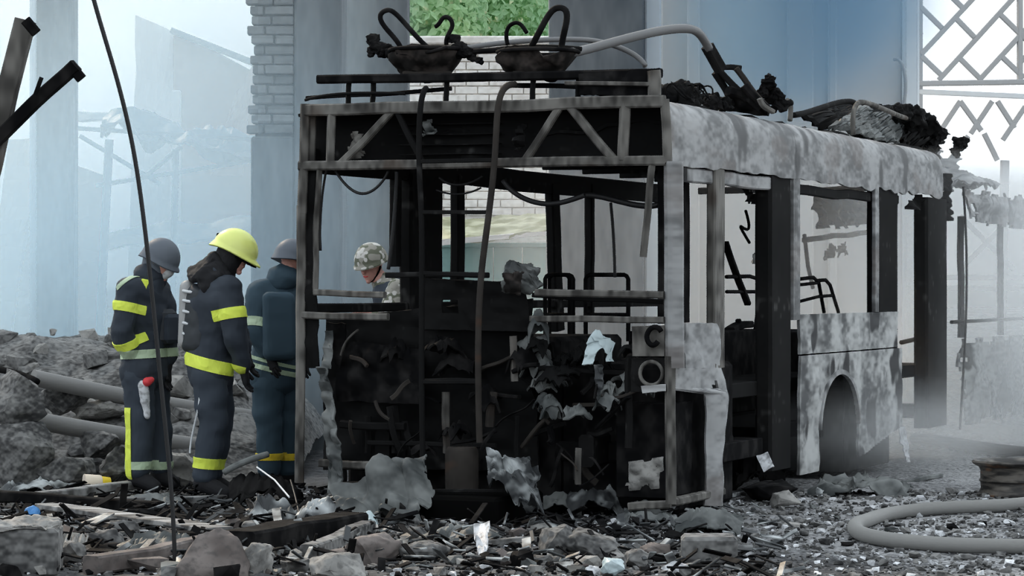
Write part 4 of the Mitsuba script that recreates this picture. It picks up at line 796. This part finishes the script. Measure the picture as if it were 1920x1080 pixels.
part(p3, 'red_scarf', sweep([J['neck'] + np.array([.085 * math.cos(a), .085 * math.sin(a), .045]) for a in np.linspace(0, 2 * np.pi, 20)[:-1]], circ(.018, 6), closed=True), 'm_red', True, label='red collar')
arm_band(p3, jk, jm, J['shN'], J['elN'], .85, .07, 'm_pale', .11)
part(jk, 'reflective_band', band(jm, W(512, 692, Y3), (.25, 0, 1), .035, .26), 'm_pale'); part(jk, 'reflective_band', band(jm, W(512, 678, Y3), (.25, 0, 1), .025, .26), 'm_pale')
for e, x in (('N', 505), ('F', 535)): part(tk, 'reflective_band', band(tm, W(x, 856, Y3 + (-.05 if e == 'N' else .11)), (0, 0, 1), .05, .12), 'm_yellow')
part(p3, 'air_pack', fuse(hull((W(505, 560, Y3 - .22), .05), (W(540, 560, Y3 - .18), .05), (W(508, 660, Y3 - .22), .06), (W(545, 660, Y3 - .18), .06)), .03, 4, .006, 9, 8), 'm_bluejacket', True)
# the man behind the rear window, bending
Y4 = 21.0
J = pj(Y4, neck=(722, 534), chest=(744, 578), belly=(756, 640), pelvis=(764, 705), shN=(744, 545, -.19), elN=(728, 605, -.28), haN=(694, 588, -.32), shF=(740, 545, .19), elF=(724, 606, .28), haF=(690, 600, .22),
       hipN=(760, 715, -.1), knN=(752, 795, -.12), anN=(762, 868, -.1), toN=(736, 880, -.14), hipF=(770, 715, .1), knF=(768, 795, .12), anF=(774, 866, .1), toF=(748, 878, .1))
hd4, f4, u4 = W(696, 497, Y4), (-.55, -.78, -.36), (-.18, -.2, .93)
p4, jk, jm, tk, tm, f, u, s = figure('man in a camouflage helmet leaning forward behind the rear window opening of the bus', J, hd4, f4, u4, 1.06, 'm_camo', 'm_camo', None, seed=32, collar='m_camo', bulk=.9, hand_thumb=(1, -1))
hm, A = helmet(hd4 + u * .050 - f * .014, f4, u4, (.142, .126, .125), -.035, .008, .012); hk = part(p4, 'helmet', hm, 'm_camo', True, label='mottled camouflage helmet')
part(hk, 'chin_strap', tube([hd4 + s * .088 - u * .01, hd4 + s * .07 - u * .06 + f * .03, hd4 - u * .115 + f * .07, hd4 - s * .07 - u * .06 + f * .03, hd4 - s * .088 - u * .01], .007, 6, 20), 'm_black', True)
for e in (-1, 1):
    ek = part(p4, 'eye', trimesh.creation.icosphere(2, .012), 'm_white', True) if False else part(p4, 'eye', boulder(5, (.026, .022, .018), hd4 + f * .086 + u * .008 + s * e * .034, 0, .01), 'm_glove', True)
part(p4, 'mouth', tube([hd4 + f * .098 - u * .058 - s * .02, hd4 + f * .103 - u * .060, hd4 + f * .098 - u * .058 + s * .02], .004, 5, 8), 'm_red', True)
part(p4, 'vest', fuse(hull((W(735, 556, Y4), .16), (W(752, 625, Y4), .165), (W(735, 552, Y4 - .12), .09), (W(735, 552, Y4 + .12), .09)), .03, 5, .012, 9, 9), 'm_jacket', True)
# ---------------------------------------------------------------- things lying about
# pipes on the bank
for k, (a_, b_, ya, yb, r_, lab) in enumerate((((62, 708), (494, 786), 19.9, 20.9, .062, 'upper of two long pale pipes lying on the rubble bank behind the firefighters'), ((48, 785), (500, 852), 19.4, 20.4, .066, 'lower of two long pale pipes lying on the rubble bank behind the firefighters'))):
    p, q = W(*a_, ya), W(*b_, yb); n = 26; pts = np.linspace(p, q, n); pts[:, 2] -= .02 * np.sin(np.linspace(0, np.pi, n))
    t = sweep(pts, circ(r_, 16)); single('pipe', t, 'm_pipe', lab, 'pipe', smooth=50)
single('pipe', tube([W(-20, 690, 20.2), W(30, 700, 20.0), W(70, 716, 19.8)], .025, 8, 12), 'm_char', 'short dark burnt pipe poking out left of the upper pale pipe', 'pipe', smooth=True)
bl = lambda px, py, Y, size, seed, mt, lab, nm='rubble_block', rz=0.: single(nm, boulder(seed, size, W(px, py, Y), rz), mt, lab, 'rubble', smooth=45)
bl(30, 760, 19.2, (.62, .6, .55), 301, 'm_conc', 'big dark rounded rubble lump at the left edge under the pipes'); bl(30, 850, 18.9, (.60, .5, .50), 302, 'm_conc', 'dark rubble lump at the left edge, lowest of two')
bl(190, 768, 20.3, (.55, .35, .16), 303, 'm_stone', 'flat pale slab wedged between the two pipes'); bl(120, 745, 20.2, (.4, .4, .3), 304, 'm_conc', 'grey lump between the left ends of the two pipes')
bl(185, 835, 19.6, (.35, .3, .22), 305, 'm_conc', 'grey lump under the lower pipe'); bl(420, 745, 21, (.4, .3, .25), 306, 'm_conc', 'grey lump behind the yellow-helmeted firefighter')
bl(120, 880, 18.9, (.45, .4, .26), 307, 'm_conc', 'grey rubble mound left of the yellow pail'); bl(215, 870, 18.9, (.28, .3, .26), 308, 'm_conc', 'grey-brown lump just left of the leftmost firefighter\'s boots')
bl(330, 885, 19.3, (.30, .3, .34), 309, 'm_stone', 'pale lump between the two front firefighters\' legs'); bl(455, 850, 20.2, (.5, .3, .2), 310, 'm_conc', 'grey lump at the right end of the lower pipe')
r = np.random.default_rng(41)
for k in range(46):
    x, y = r.uniform(-5.2, -2.15), r.uniform(19.6, 21.8); ri = np.clip((y - 19.5) / 2.2, 0, 1) ** .8 * np.clip((-1.55 - x) / .9, 0, 1) ** .5
    s = r.uniform(.10, .30); single('bank_rubble', rock(400 + k, (s * 1.3, s, s * .8), 14, (x, y, -.05 + ri * 1.02 + s * .1), r.uniform(0, 3)), ('m_conc', 'm_conc', 'm_stone')[k % 3], 'broken grey lump lying on the rubble bank behind the firefighters', 'rubble', 'lumps on the rubble bank')
for k in range(40):
    x = r.uniform(-5.0, -2.2); s = r.uniform(.06, .17); single('bank_rubble', rock(460 + k, (s * 1.5, s, s), 13, (x, 21.9 + r.uniform(-.15, .3), 1.02 + r.uniform(-.06, .06)), r.uniform(0, 3)), ('m_stone', 'm_conc')[k % 2], 'broken grey lump along the crest of the rubble bank', 'rubble', 'lumps along the crest of the bank')

# foreground rubble: the big pieces one by one
def g_rock(px, py, size, seed, mt, lab, rz=0., nm='rubble_block', up=.3):
    p = G(px, py); single(nm, boulder(seed, size, p + [0, 0, size[2] * up], rz), mt, lab, 'rubble', smooth=45)
q = G(398, 1078); single('rubble_block', peaked(320, (.46, .44, .40), q + [0, 0, .06], .3), 'm_redblock', 'large pointed brownish-grey stone in the foreground left of centre', 'rubble', smooth=45); g_rock(480, 1078, (.22, .25, .20), 321, 'm_stone', 'pale stone just right of the large pointed stone')
g_rock(697, 1058, (.34, .3, .20), 322, 'm_redblock', 'pinkish-grey stone below the crumpled grey sheet'); g_rock(782, 1050, (.34, .26, .13), 323, 'm_conc', 'flat brown-grey stone below the black cavity')
g_rock(640, 1078, (.34, .3, .17), 324, 'm_stone', 'pale pink stone at the bottom edge near the middle', .3); g_rock(560, 1076, (.2, .2, .12), 325, 'm_conc', 'small grey stone left of the pale pink stone')
g_rock(1040, 1046, (.22, .28, .21), 326, 'm_conc', 'dark grey block at the left of the big slab in front of the bus'); g_rock(1105, 1046, (.36, .4, .20), 327, 'm_conc', 'big rounded grey slab in front of the bus', .2)
g_rock(1228, 1052, (.20, .25, .15), 328, 'm_redblock', 'reddish brick-like block in front of the bus corner', .35); g_rock(1195, 1062, (.14, .2, .12), 329, 'm_conc', 'dark lump leaning against the reddish block')
g_rock(1150, 1078, (.13, .15, .12), 330, 'm_plastic', 'pale greenish stone at the bottom edge right of centre'); g_rock(1266, 1072, (.14, .12, .07), 331, 'm_white', 'small white stone at the bottom edge')
g_rock(1110, 1080, (.10, .1, .07), 332, 'm_white', 'small white stone at the bottom edge left of the greenish one')
cb = thing('concrete_block', 'rectangular grey concrete block with a pale top edge in the right foreground', 'block'); q = G(1332, 1062)
part(cb, 'body', box((.29, .26, .15), q + [0, .1, .07], rot(-.05), .02), 'm_conc')
q = G(1474, 952); cb = thing('concrete_block', 'pale broken stone leaning beside the rear wing of the bus', 'block'); part(cb, 'body', boulder(333, (.20, .25, .13), q + [0, 0, .05], .4, .08), 'm_stone', 40)
single('charred_block', boulder(334, (.36, .4, .18), G(1450, 945) + [0, .25, .07], .2, .1), 'm_char', 'charred block behind the pale broken stone', 'rubble', smooth=40)
cb = thing('concrete_block', 'mossy-topped concrete block at the bottom left corner', 'block'); q = G(22, 1075)
part(cb, 'body', box((.42, .4, .24), q + [0, .15, .10], rot(.1), .02), 'm_conc'); part(cb, 'crumbled_top', boulder(335, (.46, .45, .08), q + [0.02, .12, .23], .1, .3), 'm_stone', 40)
g_rock(142, 1058, (.19, .2, .17), 336, 'm_conc', 'grey stone right of the mossy concrete block'); g_rock(235, 1004, (.28, .3, .12), 337, 'm_conc', 'dark stone under the long pale plank'); g_rock(205, 1030, (.18, .2, .1), 338, 'm_conc', 'grey stone in front of the long pale plank')
cg = thing('corrugated_shard', 'pale corrugated shard left of the wire foot', 'shard'); q = G(122, 1020)
aa = np.linspace(0, 1, 40); P = np.stack([np.stack([q[0] + (aa - .5) * .22, q[1] + 0 * aa + d, q[2] + .04 + .012 * np.sin(aa * 38) + d * .5], -1) for d in np.linspace(-.05, .06, 4)], 1); part(cg, 'sheet', grid_sheet(P, .008), 'm_stone')
# planks, poles, boards
def plank(pa, pb, w, h, mt, lab, cat='plank', nm='plank', la=.04, lb=.04, warp=.0):
    p, q_ = G(*pa), G(*pb); single(nm, bar(p + [0, 0, la], q_ + [0, 0, lb], w, h, (0, 0, 1), .12, warp, len(used)), mt, lab, cat)
plank((88, 974), (412, 1016), .16, .03, 'm_wood', 'long pale grey plank lying across the left foreground', la=.07, lb=.06, warp=.02)
plank((-30, 948), (300, 965), .09, .07, 'm_char', 'dark charred pole crossing the left edge of the picture', 'pole', 'pole', .06, .05, .03); plank((60, 948), (272, 925), .09, .06, 'm_wood', 'short pale pole lying in front of the leftmost firefighter', 'pole', 'pole', .06, .07, .01)
plank((150, 958), (420, 946), .07, .05, 'm_wood', 'weathered board lying at the firefighters\' feet', 'board', 'board', .05, .04, .02); plank((250, 962), (600, 1003), .20, .03, 'm_char', 'dark flat board behind the long pale plank', 'board', 'board', .02, .02, .03)
plank((445, 1042), (660, 1003), .20, .12, 'm_char', 'thick charred brown timber in the foreground left of centre', 'timber', 'timber', .07, .07, .02); plank((170, 1079), (455, 1030), .10, .09, 'm_redblock', 'dark reddish timber at the bottom left', 'timber', 'timber', .05, .06, .02)
plank((578, 1052), (690, 1010), .09, .07, 'm_conc', 'short bark-brown log in front of the thick charred timber', 'log', 'log', .05, .07, .03); plank((905, 1028), (1000, 1022), .05, .03, 'm_wood', 'small weathered stick near the white scrap', 'stick', 'stick', .03, .03, .01)
single('branch', tube([W(420, 886, 17.6), W(450, 870, 17.6), W(502, 852, 17.7)], .022, 7, 14), 'm_greysheet', 'thick grey branch slanting up beside the yellow-helmeted firefighter', 'branch', smooth=True)
plank((1430, 905), (1480, 890), .05, .04, 'm_greysheet', 'broken strip lying in the doorway scrap', 'strip', 'strip', .12, .16); plank((1370, 905), (1420, 870), .04, .03, 'm_greysheet', 'bent strip leaning left in the doorway scrap', 'strip', 'strip', .04, .14)
plank((1365, 935), (1420, 925), .05, .03, 'm_foil', 'pale strip on the ground beside the rear wing', 'strip', 'strip', .02, .03); plank((1660, 915), (1765, 896), .03, .03, 'm_greysheet', 'thin bent rod on the ground below the wheel', 'rod', 'rod', .02, .02, .03)
# burnt timbers at upper left, hanging wire
single('charred_timber', bar(W(48, 38, 13.0), W(-210, 1100, 13.0), .095, .08, (0, 1, 0), .1, .05, 5), 'm_frame', 'charred upright timber leaning in from the left edge', 'timber')
single('charred_timber', bar(W(143, 122, 12.9), W(-12, 270, 12.96), .062, .06, (0, 1, 0), .1, .03, 6), 'm_char', 'charred slanting timber crossing in front of the pale column', 'timber')
for k, (px, py, s, lab) in enumerate(((56, 42, .05, 'burnt knob at the tip of the upright charred timber'), (141, 128, .05, 'burnt hooked tip of the slanting charred timber'))):
    single('timber_stub', bar(W(px - 8, py - 4, 12.9), W(px + 12, py + 20, 12.9), s, s * .8, (0, 1, 0), .2), 'm_char', lab, 'timber')
single('splinter', bar(W(66, 178, 12.85), W(78, 145, 12.85), .018, .02, (0, 1, 0)), 'm_char', 'small splinter standing on the slanting charred timber', 'splinter')
single('wire', tube([W(140, -180, 13.3), W(176, 0, 13.3), W(214, 130, 13.3), W(246, 260, 13.3), W(268, 400, 13.3), W(286, 560, 13.3), W(302, 720, 13.3), W(316, 860, 13.3), W(325, 980, 13.3), W(328, 1084, 13.3)], .011, 8, 80), 'm_cable', 'long thin black wire hanging down across the left foreground', 'wire', smooth=True)
single('wire', tube([W(545, 900, 16.2), W(560, 960, 15.8), W(565, 1010, 15.2), W(560, 1045, 14.5)], .006, 6, 20), 'm_cable', 'short dark wire standing in the debris left of the crumpled sheet', 'wire', smooth=True)
single('thin_rod', tube([W(482, 876, 17), W(515, 900, 16.6), W(542, 932, 16.2)], .006, 6), 'm_silver', 'thin pale rod sloping down in the debris before the bus corner', 'rod', smooth=True)
single('wire', tube([W(1806, 350, 22.9), W(1812, 560, 22.9), W(1806, 700, 22.9), W(1800, 806, 22.9)], .010, 6, 30), 'm_cable', 'thin dark wire hanging at the front section of the bus', 'wire', smooth=True)
# crumpled sheets and scrap before the bus
def heap(px, py, w, d, h, seed, mt, lab, nm='crumpled_sheet', rz=0., fr=4., n=36, lift=-.02): p = G(px, py, lift); single(nm, crumple(p, w, d, h, seed, n, .008, rz, fr), mt, lab, 'scrap', smooth=40)
P0 = [rv(640, 950, -.45), rv(812, 888, -.35), rv(800, 1000, -.75), rv(650, 985, -.85)]
single('crumpled_sheet', sheet(rv(636, 962, -.5), rv(818, 868, -.3), rv(808, 1004, -.8), rv(640, 996, -.9), 70, 56, .01, .30, 3.6, 505, .08), 'm_greysheet', 'large tented grey crumpled sheet before the left part of the bus rear', 'scrap', smooth=40)
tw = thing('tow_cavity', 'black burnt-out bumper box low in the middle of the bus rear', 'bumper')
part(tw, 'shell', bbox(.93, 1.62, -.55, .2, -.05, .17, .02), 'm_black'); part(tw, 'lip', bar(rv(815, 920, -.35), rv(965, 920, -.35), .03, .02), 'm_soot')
single('foil_sheet', sheet(rv(912, 850, -.1), rv(1000, 868, -.15), rv(1030, 985, -.5), rv(915, 925, -.4), 44, 44, .008, .26, 5.5, 511, .12), 'm_foil', 'bright crumpled foil sheet beside the black bumper box', 'scrap', smooth=40)
single('foil_sheet', sheet(rv(978, 880, -.2), rv(1012, 870, -.2), rv(1018, 965, -.3), rv(985, 965, -.3), 24, 30, .008, .12, 6, 513, .15), 'm_foil', 'standing grey foil flap right of the bright foil sheet', 'scrap', smooth=40)
heap(1120, 965, .50, .40, .22, 520, 'm_foil', 'pale greenish crumpled sheet in front of the right half of the bus rear', fr=5); heap(1045, 968, .36, .3, .15, 521, 'm_greysheet', 'grey crumpled sheet right of the foil sheets', fr=6)
heap(1215, 982, .44, .4, .14, 522, 'm_greysheet', 'grey crumpled sheet before the corner of the bus', fr=5); heap(1330, 998, .5, .5, .13, 523, 'm_greysheet', 'torn grey scrap on the ground before the rear wing', fr=6)
heap(505, 985, .34, .3, .16, 524, 'm_foil', 'white crumpled paper-like scrap left of the tented sheet', fr=8); heap(595, 992, .26, .25, .14, 525, 'm_foil', 'white tattered scrap just left of the tented sheet', fr=9)
heap(682, 1000, .22, .2, .10, 526, 'm_plastic', 'pale bluish plastic scrap below the tented sheet', fr=7); heap(500, 945, .55, .5, .22, 527, 'm_char', 'dark crumpled heap right of the yellow-helmeted firefighter\'s boots', fr=5)
heap(470, 905, .30, .3, .14, 528, 'm_greysheet', 'grey plastic heap below the slanting branch', fr=6); heap(1615, 925, .75, .6, .13, 529, 'm_greysheet', 'flat tangle of grey scrap on the ground below the wheel', fr=6, n=44); heap(1545, 930, .2, .2, .07, 530, 'm_foil', 'small pale scrap left of the tangle below the wheel', fr=9)
heap(1410, 920, .55, .5, .26, 531, 'm_char', 'dark scrap heap in the doorway beside the rear wing', fr=6); heap(285, 955, .5, .4, .10, 532, 'm_greysheet', 'grey scrap at the foot of the leftmost firefighter', fr=7); heap(70, 925, .6, .4, .10, 533, 'm_foil', 'pale scattered scrap at the left edge behind the charred pole', fr=9)
heap(310, 1045, .6, .5, .12, 534, 'm_greysheet', 'grey tangle of scrap in front of the long pale plank', fr=9); heap(860, 1015, .5, .4, .09, 535, 'm_greysheet', 'thin grey scrap before the black bumper box', fr=8); heap(600, 965, .4, .4, .12, 536, 'm_char', 'black scrap at the foot of the left bus corner', fr=6)
single('white_scrap', sheet(G(884, 1030, .14), G(922, 1030, .13), G(908, 1072, .0), G(902, 1072, .0), 20, 20, .006, .10, 9, 540, .25), 'm_white', 'bright white pointed scrap of cloth in the middle foreground', 'scrap', smooth=40)
single('white_sheet_piece', sheet(W(1418, 856, 17.5), W(1440, 850, 17.5), W(1452, 876, 17.4), W(1432, 886, 17.4), 8, 8, .006, .03, 8, 541), 'm_white', 'bright white piece of sheet in the doorway scrap', 'scrap', smooth=40)
single('blue_rag', crumple(G(60, 985, .02), .12, .12, .10, 545, 18, .008, 0, 9), 'm_blue', 'crumpled blue rag at the left end of the long pale plank', 'rag', smooth=40)
pa = thing('pail', 'pale pail lying on its side with a yellow end, in front of the leftmost firefighter', 'pail'); c_ = G(158, 926, .07)
part(pa, 'tub', sweep([c_, c_ + [.10, .04, .0], c_ + [.11, .044, .0]], circ(.065, 20), scale=[1.05, .9, .85]), 'm_cream', 40); part(pa, 'yellow_end', sweep([c_ + [.11, .044, 0], c_ + [.17, .066, 0]], circ(.05, 18), scale=[1, .8]), 'm_yellow', 40, label='yellow end')
# wheel rim and hoses at right
q = G(1898, 936); rm = thing('wheel_rim', 'rusty dark steel wheel rim lying flat at the right edge', 'wheel rim'); c_ = q + [.06, .22, 0]
pf = [(.205, .0), (.255, .005), (.262, .02), (.245, .035), (.232, .06), (.235, .10), (.246, .112), (.236, .124), (.235, .18), (.245, .205), (.285, .225), (.295, .24), (.285, .252), (.25, .245), (.22, .22), (.21, .12)]
part(rm, 'barrel', sweep([c_ + [math.cos(t) * 1e-3, 0, 0] for t in ()] or [c_ + [.0001 * math.cos(t), .0001 * math.sin(t), 0] for t in np.linspace(0, 2 * np.pi, 4)[:-1]], circ(.01, 4), closed=True) if False else outward(trimesh.creation.revolve(np.array(pf + [pf[0]]), sections=56)).apply_translation(c_), 'm_rim', 35)
part(rm, 'disc', trimesh.creation.cylinder(.21, .02, sections=40).apply_translation(c_ + [0, 0, .13]), 'm_rim', 35); part(rm, 'hub_hole_ring', trimesh.creation.annulus(.07, .10, .05, sections=30).apply_translation(c_ + [0, 0, .15]), 'm_rim', 35)
hose = [G(1990, 944, .045), G(1920, 957, .045), G(1850, 962, .045), G(1760, 966, .045), G(1680, 975, .045), G(1625, 990, .045), G(1604, 1004, .045), G(1622, 1018, .045), G(1690, 1030, .045), G(1790, 1036, .045), G(1900, 1040, .045), G(2000, 1040, .045)]
single('fire_hose', sweep(spline(hose, 120), circ(.046, 12, .042)), 'm_hose', 'thick grey fire hose looping across the ground at right', 'hose', smooth=50)
single('fire_hose', sweep(spline([G(1715, 838, .07), G(1770, 844, .07), G(1850, 854, .06), G(1930, 862, .06), G(2000, 866, .06)], 50), circ(.055, 10)), 'm_darkhose', 'dark hose lying beyond the wheel rim', 'hose', smooth=50)
single('fire_hose', sweep(spline([G(1880, 880, .05), G(1930, 876, .05), G(2000, 880, .05)], 20), circ(.04, 10)), 'm_darkhose', 'short dark hose length just behind the wheel rim', 'hose', smooth=50)
# lumps all over the ground, one by one (the largest 230), then fine gravel
r = np.random.default_rng(77); n_ = 0
while n_ < 230:
    px, py = r.uniform(-20, 1940), 918 + 165 * r.random() ** .8
    if px > 1380 and r.random() < .72: continue
    if 560 < px < 1260 and py < 985: continue
    p = G(px, py); s = r.uniform(.045, .12) * (1.2 if px < 1200 and py > 1000 else .8)
    mt = ('m_conc', 'm_conc', 'm_stone', 'm_char', 'm_greysheet', 'm_redblock')[int(r.integers(0, 6))]
    single('rubble', rock(1000 + n_, (s * r.uniform(1, 1.8), s, s * r.uniform(.5, .9)), 13, p + [0, 0, s * .2], r.uniform(0, 3)), mt, 'small broken lump among the rubble strewn over the ground', 'rubble', 'small rubble on the ground'); n_ += 1
def gravel(seed, n, s0, s1, xr, yr, bias=1.0):
    r = np.random.default_rng(seed); base = [rock(seed * 10 + k, (1.3, 1, .7), 9) for k in range(6)]; V, F, o = [], [], 0
    x = r.uniform(*xr, n); y = yr[0] + (yr[1] - yr[0]) * r.random(n) ** bias; z = gz(x, y); s = r.uniform(s0, s1, n) * (.4 + 1.2 * r.random(n) ** 3)
    for k in range(n):
        b = base[k % 6]; V.append(b.vertices @ rot(r.uniform(0, 6)).T * s[k] + [x[k], y[k], z[k] + s[k] * .2]); F.append(b.faces + o); o += len(b.vertices)
    return trimesh.Trimesh(np.vstack(V), np.vstack(F), process=False)
for nm, sd, n, xr, yr, mt, lab in (('gravel', 1, 11000, (-3.2, 3.6), (13.0, 19.0), 'm_conc', 'pale gravel strewn over the ground in front of the bus'), ('cinders', 2, 7000, (-3.6, 1.2), (13.0, 19.5), 'm_char', 'black cinders strewn over the ground in front of the bus'), ('white_chips', 3, 2600, (-3.2, 3.8), (13.0, 18.8), 'm_white', 'small whitish chips scattered over the ground')):
    single(nm, gravel(sd, n, .018, .05, xr, yr), mt, lab, 'gravel', kind='stuff')
def shards(seed, n, xr, yr, s0, s1, hmax):
    r = np.random.default_rng(seed); V, F, o = [], [], 0
    for k in range(n):
        x, y = r.uniform(*xr), r.uniform(*yr); L, w = r.uniform(s0, s1), r.uniform(.01, .05)
        b = box((L, w, .008), (0, 0, 0), rot(r.uniform(0, 6), r.normal(0, .4), r.normal(0, .35)), .001)
        V.append(b.vertices + [x, y, float(gz(x, y)) + r.uniform(.0, hmax)]); F.append(b.faces + o); o += len(b.vertices)
    return trimesh.Trimesh(np.vstack(V), np.vstack(F), process=False)
single('splinters', shards(5, 700, (-3.2, 1.3), (13.2, 18.6), .06, .28, .08), 'm_char', 'black splinters strewn over the left and middle foreground', 'splinters', kind='stuff')
single('tin_shards', shards(6, 420, (-3.2, 1.6), (13.2, 18.4), .05, .20, .08), 'm_foil', 'pale shards of sheet strewn over the left and middle foreground', 'shards', kind='stuff')
# ---------------------------------------------------------------- smoke and steam (real media in still boxes of air)
def cloud(name, lo, hi, res, dens, albedo, label, scale=1.0):
    lo, hi = np.array(lo, float), np.array(hi, float); nx, ny, nz = res
    X, Y, Z = np.meshgrid(*[lo[k] + (hi[k] - lo[k]) * (np.arange(n) + .5) / n for k, n in enumerate(res)], indexing='ij')
    P = np.stack([X, Y, Z], -1); d = np.clip(dens(X, Y, Z, P), 0, 0.8)
    for ax, n in enumerate(res):                                # thins out to nothing at the faces of its air box
        k = np.minimum(np.arange(n), n - 1 - np.arange(n)) / 3.0; sh = [1, 1, 1]; sh[ax] = n
        if ax != 2: d = d * np.clip(k, 0, 1).reshape(sh)
    g = mi.VolumeGrid(np.ascontiguousarray(d.transpose(2, 1, 0)[..., None]).astype(np.float32))
    M = T().translate(list(lo)).scale(list(hi - lo))
    k = thing(name, label, 'smoke', None, 'stuff')
    scene[k] = {'type': 'cube', 'to_world': T().translate(list((lo + hi) / 2)).scale(list((hi - lo) / 2)), 'bsdf': {'type': 'null'},
                'interior': {'type': 'heterogeneous', 'phase': {'type': 'hg', 'g': 0.4}, 'albedo': {'type': 'rgb', 'value': list(albedo)}, 'scale': scale,
                             'sigma_t': {'type': 'gridvolume', 'grid': g, 'to_world': M, 'filter_type': 'trilinear'}}}
sst = lambda a, b, x: (lambda t: t * t * (3 - 2 * t))(np.clip((x - a) / (b - a), 0, 1))
def d_left(X, Y, Z, P):
    n = meshkit.fbm(P * np.array([.55, .55, .40]), 3, 11)
    d = (0.08 + .27 * sst(.35, .7, n)) * sst(20.8, 24.5, Y)
    d = d * (.55 + .9 * np.exp(-((Z - 1.4) / 1.6) ** 2)) * 1.25 * sst(-.7, -2.2, X + 0 * Y)
    return d
def d_steam(X, Y, Z, P):
    n = meshkit.fbm(P * np.array([.9, .9, .7]), 3, 21)
    jet = 1.1 * np.exp(-((Z - .38) / .20) ** 2) * np.exp(-((X - 2.9) / .7) ** 2) * np.exp(-((Y - 20.0) / .8) ** 2)
    body = 1.3 * sst(2.3, 4.1, X - (Y - 24) * .25) * sst(21.5, 24.5, Y) * np.exp(-np.clip(Z - .6, 0, 9) / 1.1)
    return (body + jet) * (.35 + 1.1 * sst(.3, .7, n)) + .05 * sst(22, 26, Y)
def d_dark(X, Y, Z, P):
    n = meshkit.fbm(P * np.array([.8, .8, .6]), 4, 31)
    core = np.exp(-((X - 3.0 - .05 * (Z - 4)) / .8) ** 2) * np.exp(-((Y - 27.7) / 1.8) ** 2)
    return core * (.08 + 1.0 * sst(.35, .65, n)) * sst(2.9, 4.6, Z) * 3.0
cloud('smoke', (-9, 20.4, -.3), (-.62, 31, 8.5), (44, 44, 36), d_left, (.79, .92, .999), 'pale blue smoke hanging behind the firefighters')
cloud('steam', (-.6, 18.7, -.3), (9, 30.9, 2.58), (48, 60, 20), d_steam, (.97, .98, .985), 'white steam rising low around the far end of the bus')
cloud('dark_smoke', (-.6, 24.0, 2.62), (9, 30.9, 8.5), (40, 30, 30), d_dark, (.30, .47, .62), 'dark blue-grey smoke above the bus roof')
